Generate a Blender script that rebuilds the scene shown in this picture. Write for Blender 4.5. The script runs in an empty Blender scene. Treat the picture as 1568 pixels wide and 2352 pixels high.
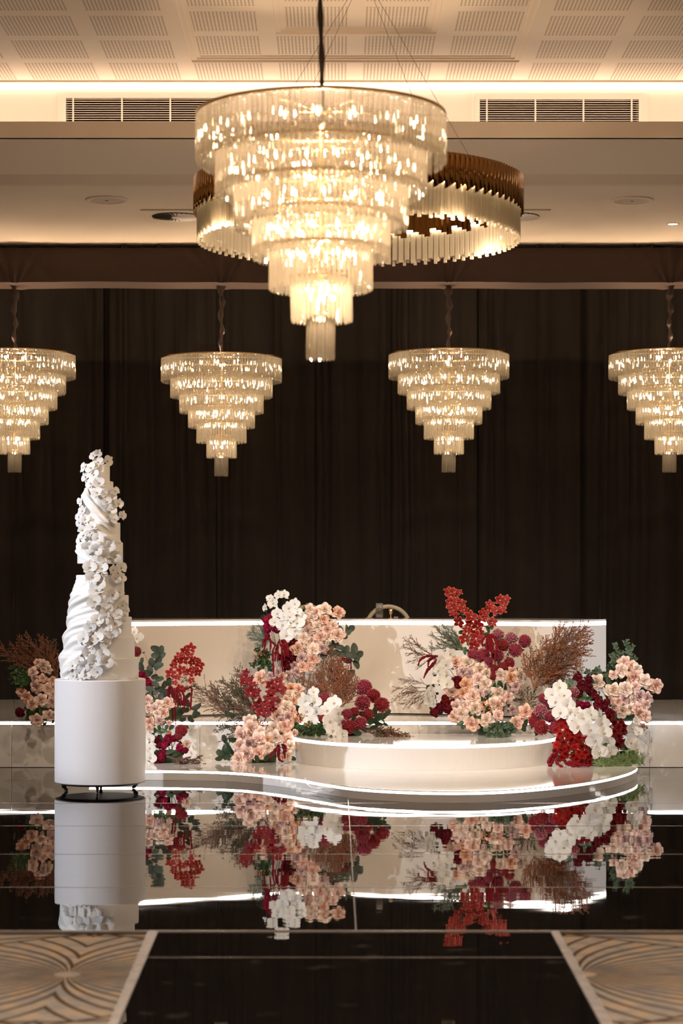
import bpy, math, random
from mathutils import Vector, Matrix, Quaternion

R = random.Random(7)
PI = math.pi
# ------------------------------------------------------------------ camera
F, X0, H0, HC = 4900.0, 770.0, 1350.0, 1.5      # focal length, principal column, horizon row (1568x2352 px), eye height
sc = bpy.context.scene
COL = sc.collection
cam = bpy.data.cameras.new('camera')
cam.sensor_width = 36.0
cam.lens = 36.0 * F / 2352.0
cam.shift_x = (784.0 - X0) / 2352.0
cam.shift_y = (H0 - 1176.0) / 2352.0
cam.clip_end = 100
cam.dof.use_dof = True
cam.dof.focus_distance = 16.4
cam.dof.aperture_fstop = 2.8
camo = bpy.data.objects.new('camera', cam)
camo.location = (0, 0, HC)
camo.rotation_euler = (PI / 2, 0, 0)
COL.objects.link(camo)
sc.camera = camo

# ------------------------------------------------------------------ world, exposure
wd = bpy.data.worlds.new('world')
sc.world = wd
wd.use_nodes = True
wd.node_tree.nodes['Background'].inputs[0].default_value = (1.0, 0.85, 0.7, 1)
wd.node_tree.nodes['Background'].inputs[1].default_value = 0.02
vs = sc.view_settings
vs.view_transform = 'Standard'
vs.look = 'None'
vs.gamma = 1.0
vs.exposure = 0.0
vs.use_curve_mapping = False
cy = sc.cycles
cy.max_bounces = 14
cy.diffuse_bounces = 4
cy.glossy_bounces = 6
cy.transmission_bounces = 12
cy.transparent_max_bounces = 32
cy.caustics_reflective = False
cy.caustics_refractive = False
cy.sample_clamp_indirect = 4.0
cy.sample_clamp_direct = 0.0


def light(name, kind, loc, power, color, target=None, size=0.1, spot=60, blend=0.5, parent=None):
    l = bpy.data.lights.new(name, kind)
    l.energy = power
    l.color = color
    if kind in ('POINT', 'SPOT'):
        l.shadow_soft_size = size
    if kind == 'SPOT':
        l.spot_size = math.radians(spot)
        l.spot_blend = blend
    o = bpy.data.objects.new(name, l)
    o.location = loc
    if target is not None:
        o.rotation_euler = (Vector(target) - Vector(loc)).to_track_quat('-Z', 'Y').to_euler()
    COL.objects.link(o)
    if parent is not None:
        o.parent = parent
    return o


WARM = (1.0, 0.71, 0.45)
NEUTRAL = (1.0, 0.84, 0.68)
COOL = (0.86, 0.90, 1.0)
STAGEW = (1.0, 0.83, 0.65)
# follow spot that picks out the cake (from the hall's left), and the hall's stage wash spots
light('cake_spotlight', 'SPOT', (-6.6, 12.1, 3.9), 1850, COOL, (-1.75, 15.84, 1.25), 0.04, 24, 0.45)
for _x, _p in ((-3.7, 240), (0.15, 310), (1.5, 310), (2.6, 290), (4.4, 240)):
    light('stage_wash_spotlight', 'SPOT', (_x, 14.0, 5.05), _p, STAGEW, (_x * 0.62 + (0.0 if _x > 1 else -0.35), 18.1, 0.75), 0.06, 60, 0.8)
light('end_panel_fill', 'SPOT', (6.5, 14.5, 3.2), 800, COOL, (2.25, 18.4, 0.8), 0.04, 18, 0.5)  # added cool fill so the end panel reads lighter; no fixture behind it
for _x in (-0.9, 0.7, 2.2):  # added fill spots that brighten the platform's dark front faces
    light('platform_fill', 'SPOT', (_x * 1.3, 3.0, 4.6), 480, (0.97, 0.94, 0.98), (_x, 15.7, 0.05), 0.08, 13, 0.6)


# ------------------------------------------------------------------ helpers
def pt(px, py, d):
    return Vector(((px - X0) * d / F, d, HC - (py - H0) * d / F))


def atz(px, py, z):
    return pt(px, py, F * (HC - z) / (py - H0))


def mat(name, color, rough=0.5, metal=0.0, spec=0.5, ior=None, noise=None, bump=None, coat=0.0, emit=None,
        var=0.0, trans=0.0, sheen=0.0):
    m = bpy.data.materials.new(name)
    m.use_nodes = True
    nt = m.node_tree
    b = nt.nodes['Principled BSDF']
    c = (*color, 1)
    b.inputs['Base Color'].default_value = c
    b.inputs['Roughness'].default_value = rough
    b.inputs['Metallic'].default_value = metal
    b.inputs['Specular IOR Level'].default_value = spec
    if ior:
        b.inputs['IOR'].default_value = ior
    if coat:
        b.inputs['Coat Weight'].default_value = coat
        b.inputs['Coat Roughness'].default_value = 0.03
    if sheen:
        b.inputs['Sheen Weight'].default_value = sheen
    if emit:
        b.inputs['Emission Color'].default_value = (*emit[0], 1)
        b.inputs['Emission Strength'].default_value = emit[1]
    tc = nt.nodes.new('ShaderNodeTexCoord')
    out = None
    if noise:
        c2, scale, det = noise
        n = nt.nodes.new('ShaderNodeTexNoise')
        n.inputs['Scale'].default_value = scale
        n.inputs['Detail'].default_value = det
        nt.links.new(tc.outputs['Object'], n.inputs['Vector'])
        mx = nt.nodes.new('ShaderNodeMix')
        mx.data_type = 'RGBA'
        rp = nt.nodes.new('ShaderNodeValToRGB')
        rp.color_ramp.elements[0].position = 0.35
        rp.color_ramp.elements[1].position = 0.65
        nt.links.new(n.outputs['Fac'], rp.inputs['Fac'])
        nt.links.new(rp.outputs['Color'], mx.inputs['Factor'])
        mx.inputs['A'].default_value = c
        mx.inputs['B'].default_value = (*c2, 1)
        out = mx.outputs['Result']
    if var:
        oi = nt.nodes.new('ShaderNodeObjectInfo')
        hs = nt.nodes.new('ShaderNodeHueSaturation')
        mr = nt.nodes.new('ShaderNodeMapRange')
        mr.inputs['To Min'].default_value = 1 - var
        mr.inputs['To Max'].default_value = 1 + var
        nt.links.new(oi.outputs['Random'], mr.inputs['Value'])
        nt.links.new(mr.outputs['Result'], hs.inputs['Value'])
        if out:
            nt.links.new(out, hs.inputs['Color'])
        else:
            hs.inputs['Color'].default_value = c
        out = hs.outputs['Color']
    if out:
        nt.links.new(out, b.inputs['Base Color'])
    if bump:
        scale, strength = bump[:2]
        n2 = nt.nodes.new('ShaderNodeTexNoise')
        n2.inputs['Scale'].default_value = scale
        mp = nt.nodes.new('ShaderNodeMapping')
        if len(bump) > 2:
            mp.inputs['Scale'].default_value = bump[2]
        nt.links.new(tc.outputs['Object'], mp.inputs['Vector'])
        nt.links.new(mp.outputs['Vector'], n2.inputs['Vector'])
        bp = nt.nodes.new('ShaderNodeBump')
        bp.inputs['Strength'].default_value = strength
        bp.inputs['Distance'].default_value = 0.01 if len(bump) < 4 else bump[3]
        nt.links.new(n2.outputs['Fac'], bp.inputs['Height'])
        nt.links.new(bp.outputs['Normal'], b.inputs['Normal'])
    if trans:
        t = nt.nodes.new('ShaderNodeBsdfTranslucent')
        if out:
            nt.links.new(out, t.inputs['Color'])
        else:
            t.inputs['Color'].default_value = c
        ms = nt.nodes.new('ShaderNodeMixShader')
        ms.inputs['Fac'].default_value = trans
        nt.links.new(b.outputs[0], ms.inputs[1])
        nt.links.new(t.outputs[0], ms.inputs[2])
        nt.links.new(ms.outputs[0], nt.nodes['Material Output'].inputs['Surface'])
    return m


def emitter(name, color, strength):
    m = bpy.data.materials.new(name)
    m.use_nodes = True
    nt = m.node_tree
    nt.nodes.remove(nt.nodes['Principled BSDF'])
    e = nt.nodes.new('ShaderNodeEmission')
    e.inputs[0].default_value = (*color, 1)
    e.inputs[1].default_value = strength
    nt.links.new(e.outputs[0], nt.nodes['Material Output'].inputs['Surface'])
    return m


RZM = lambda a: Matrix.Rotation(a, 4, 'Z')
D2 = math.radians


class G:
    """collects geometry for one mesh"""

    def __init__(s):
        s.v, s.f, s.m, s.a = [], [], [], []

    def add(s, verts, faces, mi=0, M=None, attr=None):
        o = len(s.v)
        if M is not None:
            verts = [M @ Vector(p) for p in verts]
        s.v += [tuple(p) for p in verts]
        s.f += [tuple(i + o for i in f) for f in faces]
        s.m += [mi] * len(faces)
        s.a += attr if attr else [0.0] * len(verts)
        return s

    def box(s, lo, hi, mi=0, M=None):
        x0, y0, z0 = lo
        x1, y1, z1 = hi
        v = [(x0, y0, z0), (x1, y0, z0), (x1, y1, z0), (x0, y1, z0), (x0, y0, z1), (x1, y0, z1), (x1, y1, z1), (x0, y1, z1)]
        f = [(0, 3, 2, 1), (4, 5, 6, 7), (0, 1, 5, 4), (1, 2, 6, 5), (2, 3, 7, 6), (3, 0, 4, 7)]
        return s.add(v, f, mi, M)

    def bbox(s, lo, hi, b, mi=0):
        """box with chamfered vertical and top edges"""
        x0, y0, z0 = lo
        x1, y1, z1 = hi
        ring = lambda i, z: [(x0 + i, y0, z), (x1 - i, y0, z), (x1, y0 + i, z), (x1, y1 - i, z), (x1 - i, y1, z), (x0 + i, y1, z), (x0, y1 - i, z), (x0, y0 + i, z)]
        top = lambda z: [(x0 + b, y0 + b, z), (x1 - b, y0 + b, z), (x1 - b, y0 + b, z), (x1 - b, y1 - b, z), (x1 - b, y1 - b, z), (x0 + b, y1 - b, z), (x0 + b, y1 - b, z), (x0 + b, y0 + b, z)]
        v = ring(b, z0) + ring(b, z1 - b) + [(x0 + b, y0 + b, z1), (x1 - b, y0 + b, z1), (x1 - b, y1 - b, z1), (x0 + b, y1 - b, z1)]
        f = [(7, 6, 5, 4, 3, 2, 1, 0)]
        for i in range(8):
            j = (i + 1) % 8
            f.append((i, j, 8 + j, 8 + i))
        f += [(8, 9, 17, 16), (9, 10, 17), (10, 11, 18, 17), (11, 12, 18), (12, 13, 19, 18), (13, 14, 19), (14, 15, 16, 19), (15, 8, 16)]
        f.append((16, 17, 18, 19))
        return s.add(v, f, mi)

    def tube(s, pts, rad, n=8, mi=0, caps=True, flat=1.0):
        pts = [Vector(p) for p in pts]
        if not hasattr(rad, '__len__'):
            rad = [rad] * len(pts)
        v, f = [], []
        up = None
        for i, p in enumerate(pts):
            t = (pts[min(i + 1, len(pts) - 1)] - pts[max(i - 1, 0)]).normalized()
            if up is None:
                up = t.orthogonal().normalized()
            else:
                up = (up - t * up.dot(t))
                up = up.normalized() if up.length > 1e-6 else t.orthogonal().normalized()
            sd = t.cross(up)
            for k in range(n):
                a = 2 * PI * k / n
                v.append(p + (up * math.cos(a) * flat + sd * math.sin(a)) * rad[i])
        for i in range(len(pts) - 1):
            for k in range(n):
                k2 = (k + 1) % n
                f.append((i * n + k, i * n + k2, (i + 1) * n + k2, (i + 1) * n + k))
        if caps:
            f.append(tuple(range(n - 1, -1, -1)))
            f.append(tuple((len(pts) - 1) * n + k for k in range(n)))
        return s.add(v, f, mi)

    def lathe(s, prof, n=48, mi=0, c=(0, 0, 0), a0=0, a1=2 * PI, caps=False):
        full = abs(a1 - a0 - 2 * PI) < 1e-6
        m = n if full else n + 1
        v, f = [], []
        for r, z in prof:
            for k in range(m):
                a = a0 + (a1 - a0) * k / n
                v.append((c[0] + r * math.cos(a), c[1] + r * math.sin(a), c[2] + z))
        for i in range(len(prof) - 1):
            for k in range(n):
                k2 = (k + 1) % m
                f.append((i * m + k, i * m + k2, (i + 1) * m + k2, (i + 1) * m + k))
        if caps:
            f.append(tuple(range(m - 1, -1, -1)))
            f.append(tuple((len(prof) - 1) * m + k for k in range(m)))
        return s.add(v, f, mi)

    def prism(s, poly, z0, z1, mi=0):
        n = len(poly)
        v = [(x, y, z0) for x, y in poly] + [(x, y, z1) for x, y in poly]
        f = [tuple(range(n - 1, -1, -1)), tuple(range(n, 2 * n))]
        f += [(i, (i + 1) % n, n + (i + 1) % n, n + i) for i in range(n)]
        return s.add(v, f, mi)

    def ribbon(s, line, z0, z1, th, mi=0):
        """upright band following a plan line, th thick to the left of travel"""
        n = len(line)
        off = []
        for i in range(n):
            a, b = Vector(line[max(i - 1, 0)]), Vector(line[min(i + 1, n - 1)])
            t = (b - a).normalized()
            off.append(Vector(line[i]) + Vector((-t.y, t.x)) * th)
        return s.strip(line, off, z0, z1, mi)

    def strip(s, la, lb, z0, z1, mi=0):
        n = len(la)
        v = []
        for z in (z0, z1):
            v += [(p[0], p[1], z) for p in la]
            v += [(p[0], p[1], z) for p in lb]
        f = []
        for i in range(n - 1):
            f += [(i, i + 1, 2 * n + i + 1, 2 * n + i), (n + i + 1, n + i, 3 * n + i, 3 * n + i + 1),
                  (2 * n + i, 2 * n + i + 1, 3 * n + i + 1, 3 * n + i), (i + 1, i, n + i, n + i + 1)]
        f += [(0, 2 * n, 3 * n, n), (n - 1, 2 * n - 1, 4 * n - 1, 3 * n - 1)]
        return s.add(v, f, mi)

    def mesh(s, name, mats, smooth=False, attr=None):
        me = bpy.data.meshes.new(name)
        me.from_pydata(s.v, [], s.f)
        mats = mats if isinstance(mats, (list, tuple)) else [mats]
        for m in mats:
            me.materials.append(m)
        if len(mats) > 1:
            me.polygons.foreach_set('material_index', s.m)
        if smooth:
            me.polygons.foreach_set('use_smooth', [True] * len(s.f))
        if attr:
            at = me.attributes.new(attr, 'FLOAT', 'POINT')
            at.data.foreach_set('value', s.a)
        me.update()
        return me

    def obj(s, name, mats, parent=None, smooth=False, loc=None, **k):
        return link(name, s.mesh(name, mats, smooth, k.get('attr')), parent, loc)


def link(name, me, parent=None, loc=None, M=None):
    o = bpy.data.objects.new(name, me)
    COL.objects.link(o)
    if parent is not None:
        o.parent = parent
    if M is not None:
        o.matrix_local = M
    elif loc is not None:
        o.location = loc
    return o


def tag(o, label=None, cat=None, group=None, kind=None):
    if label:
        o['label'] = label
    if cat:
        o['category'] = cat
    if group:
        o['group'] = group
    if kind:
        o['kind'] = kind
    return o


def thing(name, label, cat, loc=(0, 0, 0), group=None):
    o = bpy.data.objects.new(name, None)
    o.empty_display_size = 0.1
    o.location = loc
    COL.objects.link(o)
    return tag(o, label, cat, group)


def smooth_line(pts, k=6):
    out = []
    P = [Vector(p) for p in pts]
    for i in range(len(P) - 1):
        a, b, c, d = P[max(i - 1, 0)], P[i], P[i + 1], P[min(i + 2, len(P) - 1)]
        for j in range(k):
            t = j / k
            out.append(0.5 * ((2 * b) + (c - a) * t + (2 * a - 5 * b + 4 * c - d) * t * t + (3 * b - a - 3 * c + d) * t ** 3))
    out.append(P[-1])
    return out


# ------------------------------------------------------------------ materials
M_white = mat('gloss_white', (0.78, 0.755, 0.72), 0.08, spec=0.5, coat=0.3)
M_top = mat('gloss_top', (0.74, 0.71, 0.67), 0.06, spec=0.5, coat=0.2, noise=((0.79, 0.765, 0.73), 3.0, 2.0))
M_bar = mat('gloss_cream', (0.76, 0.685, 0.60), 0.08, spec=0.5, coat=0.3)
M_led = emitter('led_white', (1.0, 0.90, 0.80), 17.0)
M_ceil = mat('ceiling_plaster', (0.78, 0.67, 0.56), 0.9, spec=0.2)
M_wall = mat('wall_plaster', (0.70, 0.62, 0.53), 0.9, spec=0.2)
M_dark = mat('dark_void', (0.05, 0.02, 0.02), 0.9)
M_metalw = mat('painted_metal', (0.75, 0.68, 0.6), 0.5)
M_curtain = mat('curtain_black', (0.0125, 0.0092, 0.0074), 0.85, spec=0.15, sheen=0.08, bump=(160, 0.12))
M_truss = mat('truss_cloth', (0.066, 0.041, 0.033), 0.85, spec=0.2, sheen=0.1, bump=(200, 0.15))
M_sleeve = mat('sleeve_cloth', (0.10, 0.068, 0.058), 0.75, spec=0.25, sheen=0.1, bump=(60, 0.3))
M_cable = mat('cable_cover', (0.035, 0.018, 0.014), 0.7)
M_gold = mat('polished_brass', (0.40, 0.20, 0.055), 0.10, metal=1.0)
M_gold2 = mat('brushed_gold', (0.85, 0.62, 0.32), 0.25, metal=1.0)
M_black = mat('black_iron', (0.018, 0.016, 0.016), 0.35)
M_plate = mat('stand_plate', (0.045, 0.035, 0.028), 0.45)
M_stand = mat('stand_white', (0.80, 0.79, 0.79), 0.45, bump=(8, 0.04))
M_cake = mat('fondant', (0.86, 0.85, 0.82), 0.55, bump=(40, 0.03))
M_orchid = mat('orchid_white', (0.88, 0.87, 0.84), 0.55, spec=0.25, trans=0.18, var=0.05)
M_orchidc = mat('cake_orchid_white', (0.80, 0.79, 0.765), 0.6, spec=0.2, trans=0.12, var=0.08)
M_lip = mat('orchid_lip', (0.62, 0.50, 0.24), 0.5, noise=((0.22, 0.08, 0.02), 14, 1))
M_lipb = mat('orchid_lip_brown', (0.30, 0.12, 0.03), 0.5)
ROSES = [mat('rose_peach', (0.85, 0.575, 0.455), 0.6, spec=0.2, trans=0.10, var=0.10),
         mat('rose_blush', (0.87, 0.645, 0.55), 0.6, spec=0.2, trans=0.10, var=0.10),
         mat('rose_cream', (0.89, 0.73, 0.61), 0.6, spec=0.2, trans=0.10, var=0.08),
         mat('rose_mauve', (0.70, 0.50, 0.455), 0.6, spec=0.2, trans=0.10, var=0.10),
         mat('rose_apricot', (0.78, 0.46, 0.30), 0.6, spec=0.2, trans=0.10, var=0.10)]
M_burg = mat('burgundy', (0.14, 0.006, 0.014), 0.65, spec=0.2, var=0.3)
M_mag = mat('magenta', (0.30, 0.008, 0.045), 0.65, spec=0.2, var=0.25)
M_redmum = mat('red_mum', (0.30, 0.008, 0.006), 0.6, spec=0.2, var=0.3)
M_dkred = mat('dark_red_mum', (0.17, 0.006, 0.008), 0.6, spec=0.2, var=0.25)
M_amar = mat('amaranth', (0.16, 0.004, 0.009), 0.75, spec=0.15, bump=(160, 0.8), var=0.2)
M_fern = mat('russet_fern', (0.25, 0.085, 0.035), 0.8, noise=((0.16, 0.075, 0.04), 9, 2))
M_fernp = mat('dusky_fern', (0.20, 0.095, 0.060), 0.8, noise=((0.11, 0.07, 0.05), 9, 2))
M_fernd = mat('dark_fern', (0.13, 0.075, 0.04), 0.8, noise=((0.045, 0.055, 0.03), 8, 2))
M_euc = mat('eucalyptus', (0.055, 0.075, 0.048), 0.55, spec=0.35, noise=((0.035, 0.045, 0.03), 10, 2), var=0.25)
M_leaf = mat('green_leaf', (0.028, 0.060, 0.018), 0.4, spec=0.4, noise=((0.045, 0.09, 0.026), 10, 2), var=0.25)
M_leafd = mat('dark_leaf', (0.020, 0.035, 0.016), 0.5, spec=0.3, noise=((0.03, 0.055, 0.022), 10, 2), var=0.2)
M_box = mat('box_leaf', (0.06, 0.10, 0.055), 0.55, spec=0.3, noise=((0.11, 0.15, 0.09), 14, 2))
M_grey = mat('grey_sprig', (0.15, 0.19, 0.15), 0.7, noise=((0.10, 0.13, 0.09), 14, 2))
M_tuft = mat('green_tuft', (0.12, 0.19, 0.055), 0.6, noise=((0.20, 0.27, 0.10), 14, 2))
M_stem = mat('stem', (0.07, 0.08, 0.04), 0.6)
M_berry = mat('orange_berry', (0.65, 0.16, 0.02), 0.45)
M_chair = mat('champagne_frame', (0.40, 0.35, 0.26), 0.4)
M_seat = mat('seat_cloth', (0.6, 0.56, 0.5), 0.8)
M_trim = mat('runner_trim', (0.55, 0.50, 0.46), 0.25, metal=0.5, noise=((0.42, 0.38, 0.36), 8, 2))


def glass_mat(name, tint, frost, clear, rough=0.0):
    m = bpy.data.materials.new(name)
    m.use_nodes = True
    nt = m.node_tree
    nt.nodes.remove(nt.nodes['Principled BSDF'])
    g = nt.nodes.new('ShaderNodeBsdfGlass')
    g.inputs['Color'].default_value = (*tint, 1)
    g.inputs['Roughness'].default_value = rough
    g.inputs['IOR'].default_value = 1.5
    t = nt.nodes.new('ShaderNodeBsdfTransparent')
    t.inputs['Color'].default_value = (*tint, 1)
    d = nt.nodes.new('ShaderNodeBsdfTranslucent')
    d.inputs['Color'].default_value = (0.95, 0.88, 0.75, 1)
    d2 = nt.nodes.new('ShaderNodeBsdfDiffuse')
    d2.inputs['Color'].default_value = (0.95, 0.88, 0.75, 1)
    md = nt.nodes.new('ShaderNodeMixShader')
    md.inputs[0].default_value = 0.4
    nt.links.new(d.outputs[0], md.inputs[1])
    nt.links.new(d2.outputs[0], md.inputs[2])
    m1 = nt.nodes.new('ShaderNodeMixShader')
    m1.inputs[0].default_value = clear
    nt.links.new(g.outputs[0], m1.inputs[1])
    nt.links.new(t.outputs[0], m1.inputs[2])
    m2 = nt.nodes.new('ShaderNodeMixShader')
    m2.inputs[0].default_value = frost
    nt.links.new(m1.outputs[0], m2.inputs[1])
    nt.links.new(md.outputs[0], m2.inputs[2])
    nt.links.new(m2.outputs[0], nt.nodes['Material Output'].inputs['Surface'])
    return m


M_crystal = glass_mat('crystal', (0.98, 0.96, 0.92), 0.17, 0.42)
M_rod = glass_mat('clear_rod', (0.97, 0.95, 0.90), 0.35, 0.25)
M_glass = glass_mat('drinking_glass', (0.99, 0.99, 1.0), 0.02, 0.6)
M_bulb = emitter('bulb_warm', (1.0, 0.76, 0.50), 40.0)
M_bulbr = emitter('bulb_ring', (1.0, 0.80, 0.52), 60.0)
M_down = emitter('downlight_lens', (1.0, 0.9, 0.85), 14.0)
M_cove = emitter('cove_led', (1.0, 0.86, 0.70), 9.0)
M_cove2 = emitter('cove_led_hidden', (1.0, 0.84, 0.68), 17.0)


def edge_mat(name, inner, edge, at=(0.78, 0.95), rough=0.55, trans=0.12):
    m = mat(name, inner, rough, spec=0.25, trans=trans)
    nt = m.node_tree
    a = nt.nodes.new('ShaderNodeAttribute')
    a.attribute_name = 'edge'
    r = nt.nodes.new('ShaderNodeValToRGB')
    r.color_ramp.elements[0].position = at[0]
    r.color_ramp.elements[0].color = (*inner, 1)
    r.color_ramp.elements[1].position = at[1]
    r.color_ramp.elements[1].color = (*edge, 1)
    nt.links.new(a.outputs['Fac'], r.inputs['Fac'])
    for n in nt.nodes:
        if n.type == 'BSDF_PRINCIPLED':
            nt.links.new(r.outputs['Color'], n.inputs['Base Color'])
        if n.type == 'BSDF_TRANSLUCENT':
            nt.links.new(r.outputs['Color'], n.inputs['Color'])
    return m


M_cymb = edge_mat('cymbidium_red', (0.25, 0.006, 0.010), (0.72, 0.22, 0.13), (0.80, 1.0))
M_cymd = edge_mat('cymbidium_dark', (0.17, 0.004, 0.008), (0.28, 0.02, 0.02))
M_ball = edge_mat('mum_rose', (0.24, 0.012, 0.035), (0.55, 0.15, 0.19), (0.35, 1.0), 0.65)
M_ballr = edge_mat('mum_red', (0.23, 0.010, 0.018), (0.46, 0.08, 0.09), (0.35, 1.0), 0.65)
M_ballp = edge_mat('mum_pale', (0.28, 0.04, 0.08), (0.72, 0.42, 0.40), (0.30, 0.9), 0.65)


def node_math(nt, op, a, b=None, c=None):
    n = nt.nodes.new('ShaderNodeMath')
    n.operation = op
    for i, v in enumerate((a, b, c)):
        if v is None:
            continue
        if isinstance(v, (int, float)):
            n.inputs[i].default_value = v
        else:
            nt.links.new(v, n.inputs[i])
    return n.outputs[0]


def carpet_mat():
    m = mat('patterned_carpet', (0.3, 0.24, 0.18), 0.95, spec=0.1)
    nt = m.node_tree
    b = nt.nodes['Principled BSDF']
    A = lambda op, a, bb=None, c=None: node_math(nt, op, a, bb, c)
    g = nt.nodes.new('ShaderNodeNewGeometry')
    sp = nt.nodes.new('ShaderNodeSeparateXYZ')
    nt.links.new(g.outputs['Position'], sp.inputs[0])
    PX, PY = 2.02, 2.3

    def star(ox, oy, N, k):
        x = A('SUBTRACT', A('WRAP', A('SUBTRACT', sp.outputs[0], ox), PX / 2, -PX / 2), 0.0)
        y = A('SUBTRACT', A('WRAP', A('SUBTRACT', sp.outputs[1], oy), PY / 2, -PY / 2), 0.0)
        ax, ay = A('ABSOLUTE', x), A('ABSOLUTE', y)
        r = A('SQRT', A('ADD', A('MULTIPLY', x, x), A('MULTIPLY', y, y)))
        q = A('ADD', A('ARCTAN2', ay, ax), A('MULTIPLY', r, k))
        fr = A('FRACT', A('MULTIPLY', q, N / (PI / 2)))
        tri = A('ABSOLUTE', A('SUBTRACT', fr, 0.5))           # 0 centre .5 edge
        wdt = A('DIVIDE', 0.055, A('ADD', A('MULTIPLY', r, 0.55), 0.08))
        ln = A('LESS_THAN', tri, A('MINIMUM', wdt, 0.30))
        hub = A('GREATER_THAN', r, 0.052)
        dia = A('ADD', A('MULTIPLY', ax, 0.8), ay)
        return A('MULTIPLY', ln, hub), r, dia

    l1, r1, d1 = star(-1.05, 8.36, 11, 0.55)
    # lattice of long dark curves between the starbursts
    e1 = A('ABSOLUTE', A('SUBTRACT', d1, 1.02))
    net = A('LESS_THAN', e1, 0.016)
    e2 = A('ABSOLUTE', A('SUBTRACT', r1, 0.92))
    net2 = A('LESS_THAN', e2, 0.014)
    inside = A('LESS_THAN', d1, 1.02)
    lines = A('MAXIMUM', A('MULTIPLY', l1, inside), A('MAXIMUM', net, net2))
    n = nt.nodes.new('ShaderNodeTexNoise')
    n.inputs['Scale'].default_value = 9
    nt.links.new(g.outputs['Position'], n.inputs['Vector'])
    rp = nt.nodes.new('ShaderNodeValToRGB')
    e = rp.color_ramp.elements
    e[0].position, e[0].color = 0.38, (0.19, 0.172, 0.16, 1)
    e[1].position, e[1].color = 0.62, (0.30, 0.22, 0.15, 1)
    x = e.new(0.5)
    x.color = (0.245, 0.205, 0.17, 1)
    nt.links.new(n.outputs['Fac'], rp.inputs['Fac'])
    mx = nt.nodes.new('ShaderNodeMix')
    mx.data_type = 'RGBA'
    nt.links.new(lines, mx.inputs['Factor'])
    nt.links.new(rp.outputs['Color'], mx.inputs['A'])
    mx.inputs['B'].default_value = (0.055, 0.035, 0.022, 1)
    nt.links.new(mx.outputs['Result'], b.inputs['Base Color'])
    n2 = nt.nodes.new('ShaderNodeTexNoise')
    n2.inputs['Scale'].default_value = 300
    nt.links.new(g.outputs['Position'], n2.inputs['Vector'])
    bp = nt.nodes.new('ShaderNodeBump')
    bp.inputs['Strength'].default_value = 0.4
    bp.inputs['Distance'].default_value = 0.004
    nt.links.new(n2.outputs['Fac'], bp.inputs['Height'])
    nt.links.new(bp.outputs['Normal'], b.inputs['Normal'])
    return m


def perforated_mat():
    m = mat('perforated_board', (0.78, 0.67, 0.56), 0.9, spec=0.2)
    nt = m.node_tree
    b = nt.nodes['Principled BSDF']
    tc = nt.nodes.new('ShaderNodeTexCoord')
    sp = nt.nodes.new('ShaderNodeSeparateXYZ')
    nt.links.new(tc.outputs['Object'], sp.inputs[0])
    A = lambda op, a, bb=None, c=None: node_math(nt, op, a, bb, c)
    fx = A('FRACT', A('ADD', A('DIVIDE', sp.outputs[0], 0.0245), 100.0))
    fy = A('FRACT', A('ADD', A('DIVIDE', sp.outputs[1], 0.0245), 100.0))
    hx = A('LESS_THAN', A('ABSOLUTE', A('SUBTRACT', fx, 0.5)), 0.23)
    hy = A('LESS_THAN', A('ABSOLUTE', A('SUBTRACT', fy, 0.5)), 0.30)
    h = A('MULTIPLY', hx, hy)
    mx = nt.nodes.new('ShaderNodeMix')
    mx.data_type = 'RGBA'
    nt.links.new(h, mx.inputs['Factor'])
    mx.inputs['A'].default_value = (0.78, 0.67, 0.56, 1)
    mx.inputs['B'].default_value = (0.33, 0.25, 0.19, 1)
    nt.links.new(mx.outputs['Result'], b.inputs['Base Color'])
    return m


def mirror_mat():
    m = mat('black_mirror', (0.006, 0.005, 0.005), 0.015, spec=0.5, ior=1.75)
    nt = m.node_tree
    b = nt.nodes['Principled BSDF']
    g = nt.nodes.new('ShaderNodeNewGeometry')
    mp = nt.nodes.new('ShaderNodeMapping')
    mp.inputs['Scale'].default_value = (0.7, 1.6, 1.0)
    n = nt.nodes.new('ShaderNodeTexNoise')
    n.inputs['Scale'].default_value = 1.6
    n.inputs['Detail'].default_value = 2.0
    nt.links.new(g.outputs['Position'], mp.inputs['Vector'])
    nt.links.new(mp.outputs['Vector'], n.inputs['Vector'])
    bp = nt.nodes.new('ShaderNodeBump')
    bp.inputs['Strength'].default_value = 0.10
    bp.inputs['Distance'].default_value = 0.01
    nt.links.new(n.outputs['Fac'], bp.inputs['Height'])
    nt.links.new(bp.outputs['Normal'], b.inputs['Normal'])
    # scuffs
    n2 = nt.nodes.new('ShaderNodeTexNoise')
    n2.inputs['Scale'].default_value = 5
    n2.inputs['Detail'].default_value = 8
    nt.links.new(g.outputs['Position'], n2.inputs['Vector'])
    rp = nt.nodes.new('ShaderNodeValToRGB')
    rp.color_ramp.elements[0].position = 0.62
    rp.color_ramp.elements[0].color = (0.006, 0.005, 0.005, 1)
    rp.color_ramp.elements[1].position = 0.78
    rp.color_ramp.elements[1].color = (0.06, 0.05, 0.042, 1)
    nt.links.new(n2.outputs['Fac'], rp.inputs['Fac'])
    nt.links.new(rp.outputs['Color'], b.inputs['Base Color'])
    return m


M_carpet = carpet_mat()
M_perf = perforated_mat()
M_mirror = mirror_mat()

# ------------------------------------------------------------------ the setting
ZC = 5.21          # high ceiling
YE = 15.6          # where it ends at the lit bulkhead
ZS = 4.705         # rear soffit
WX = 7.0
YB, YF = 21.6, -4.0
STAGE_Y, STAGE_Z, CURT_Y = 17.8, 0.39, 21.2

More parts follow.
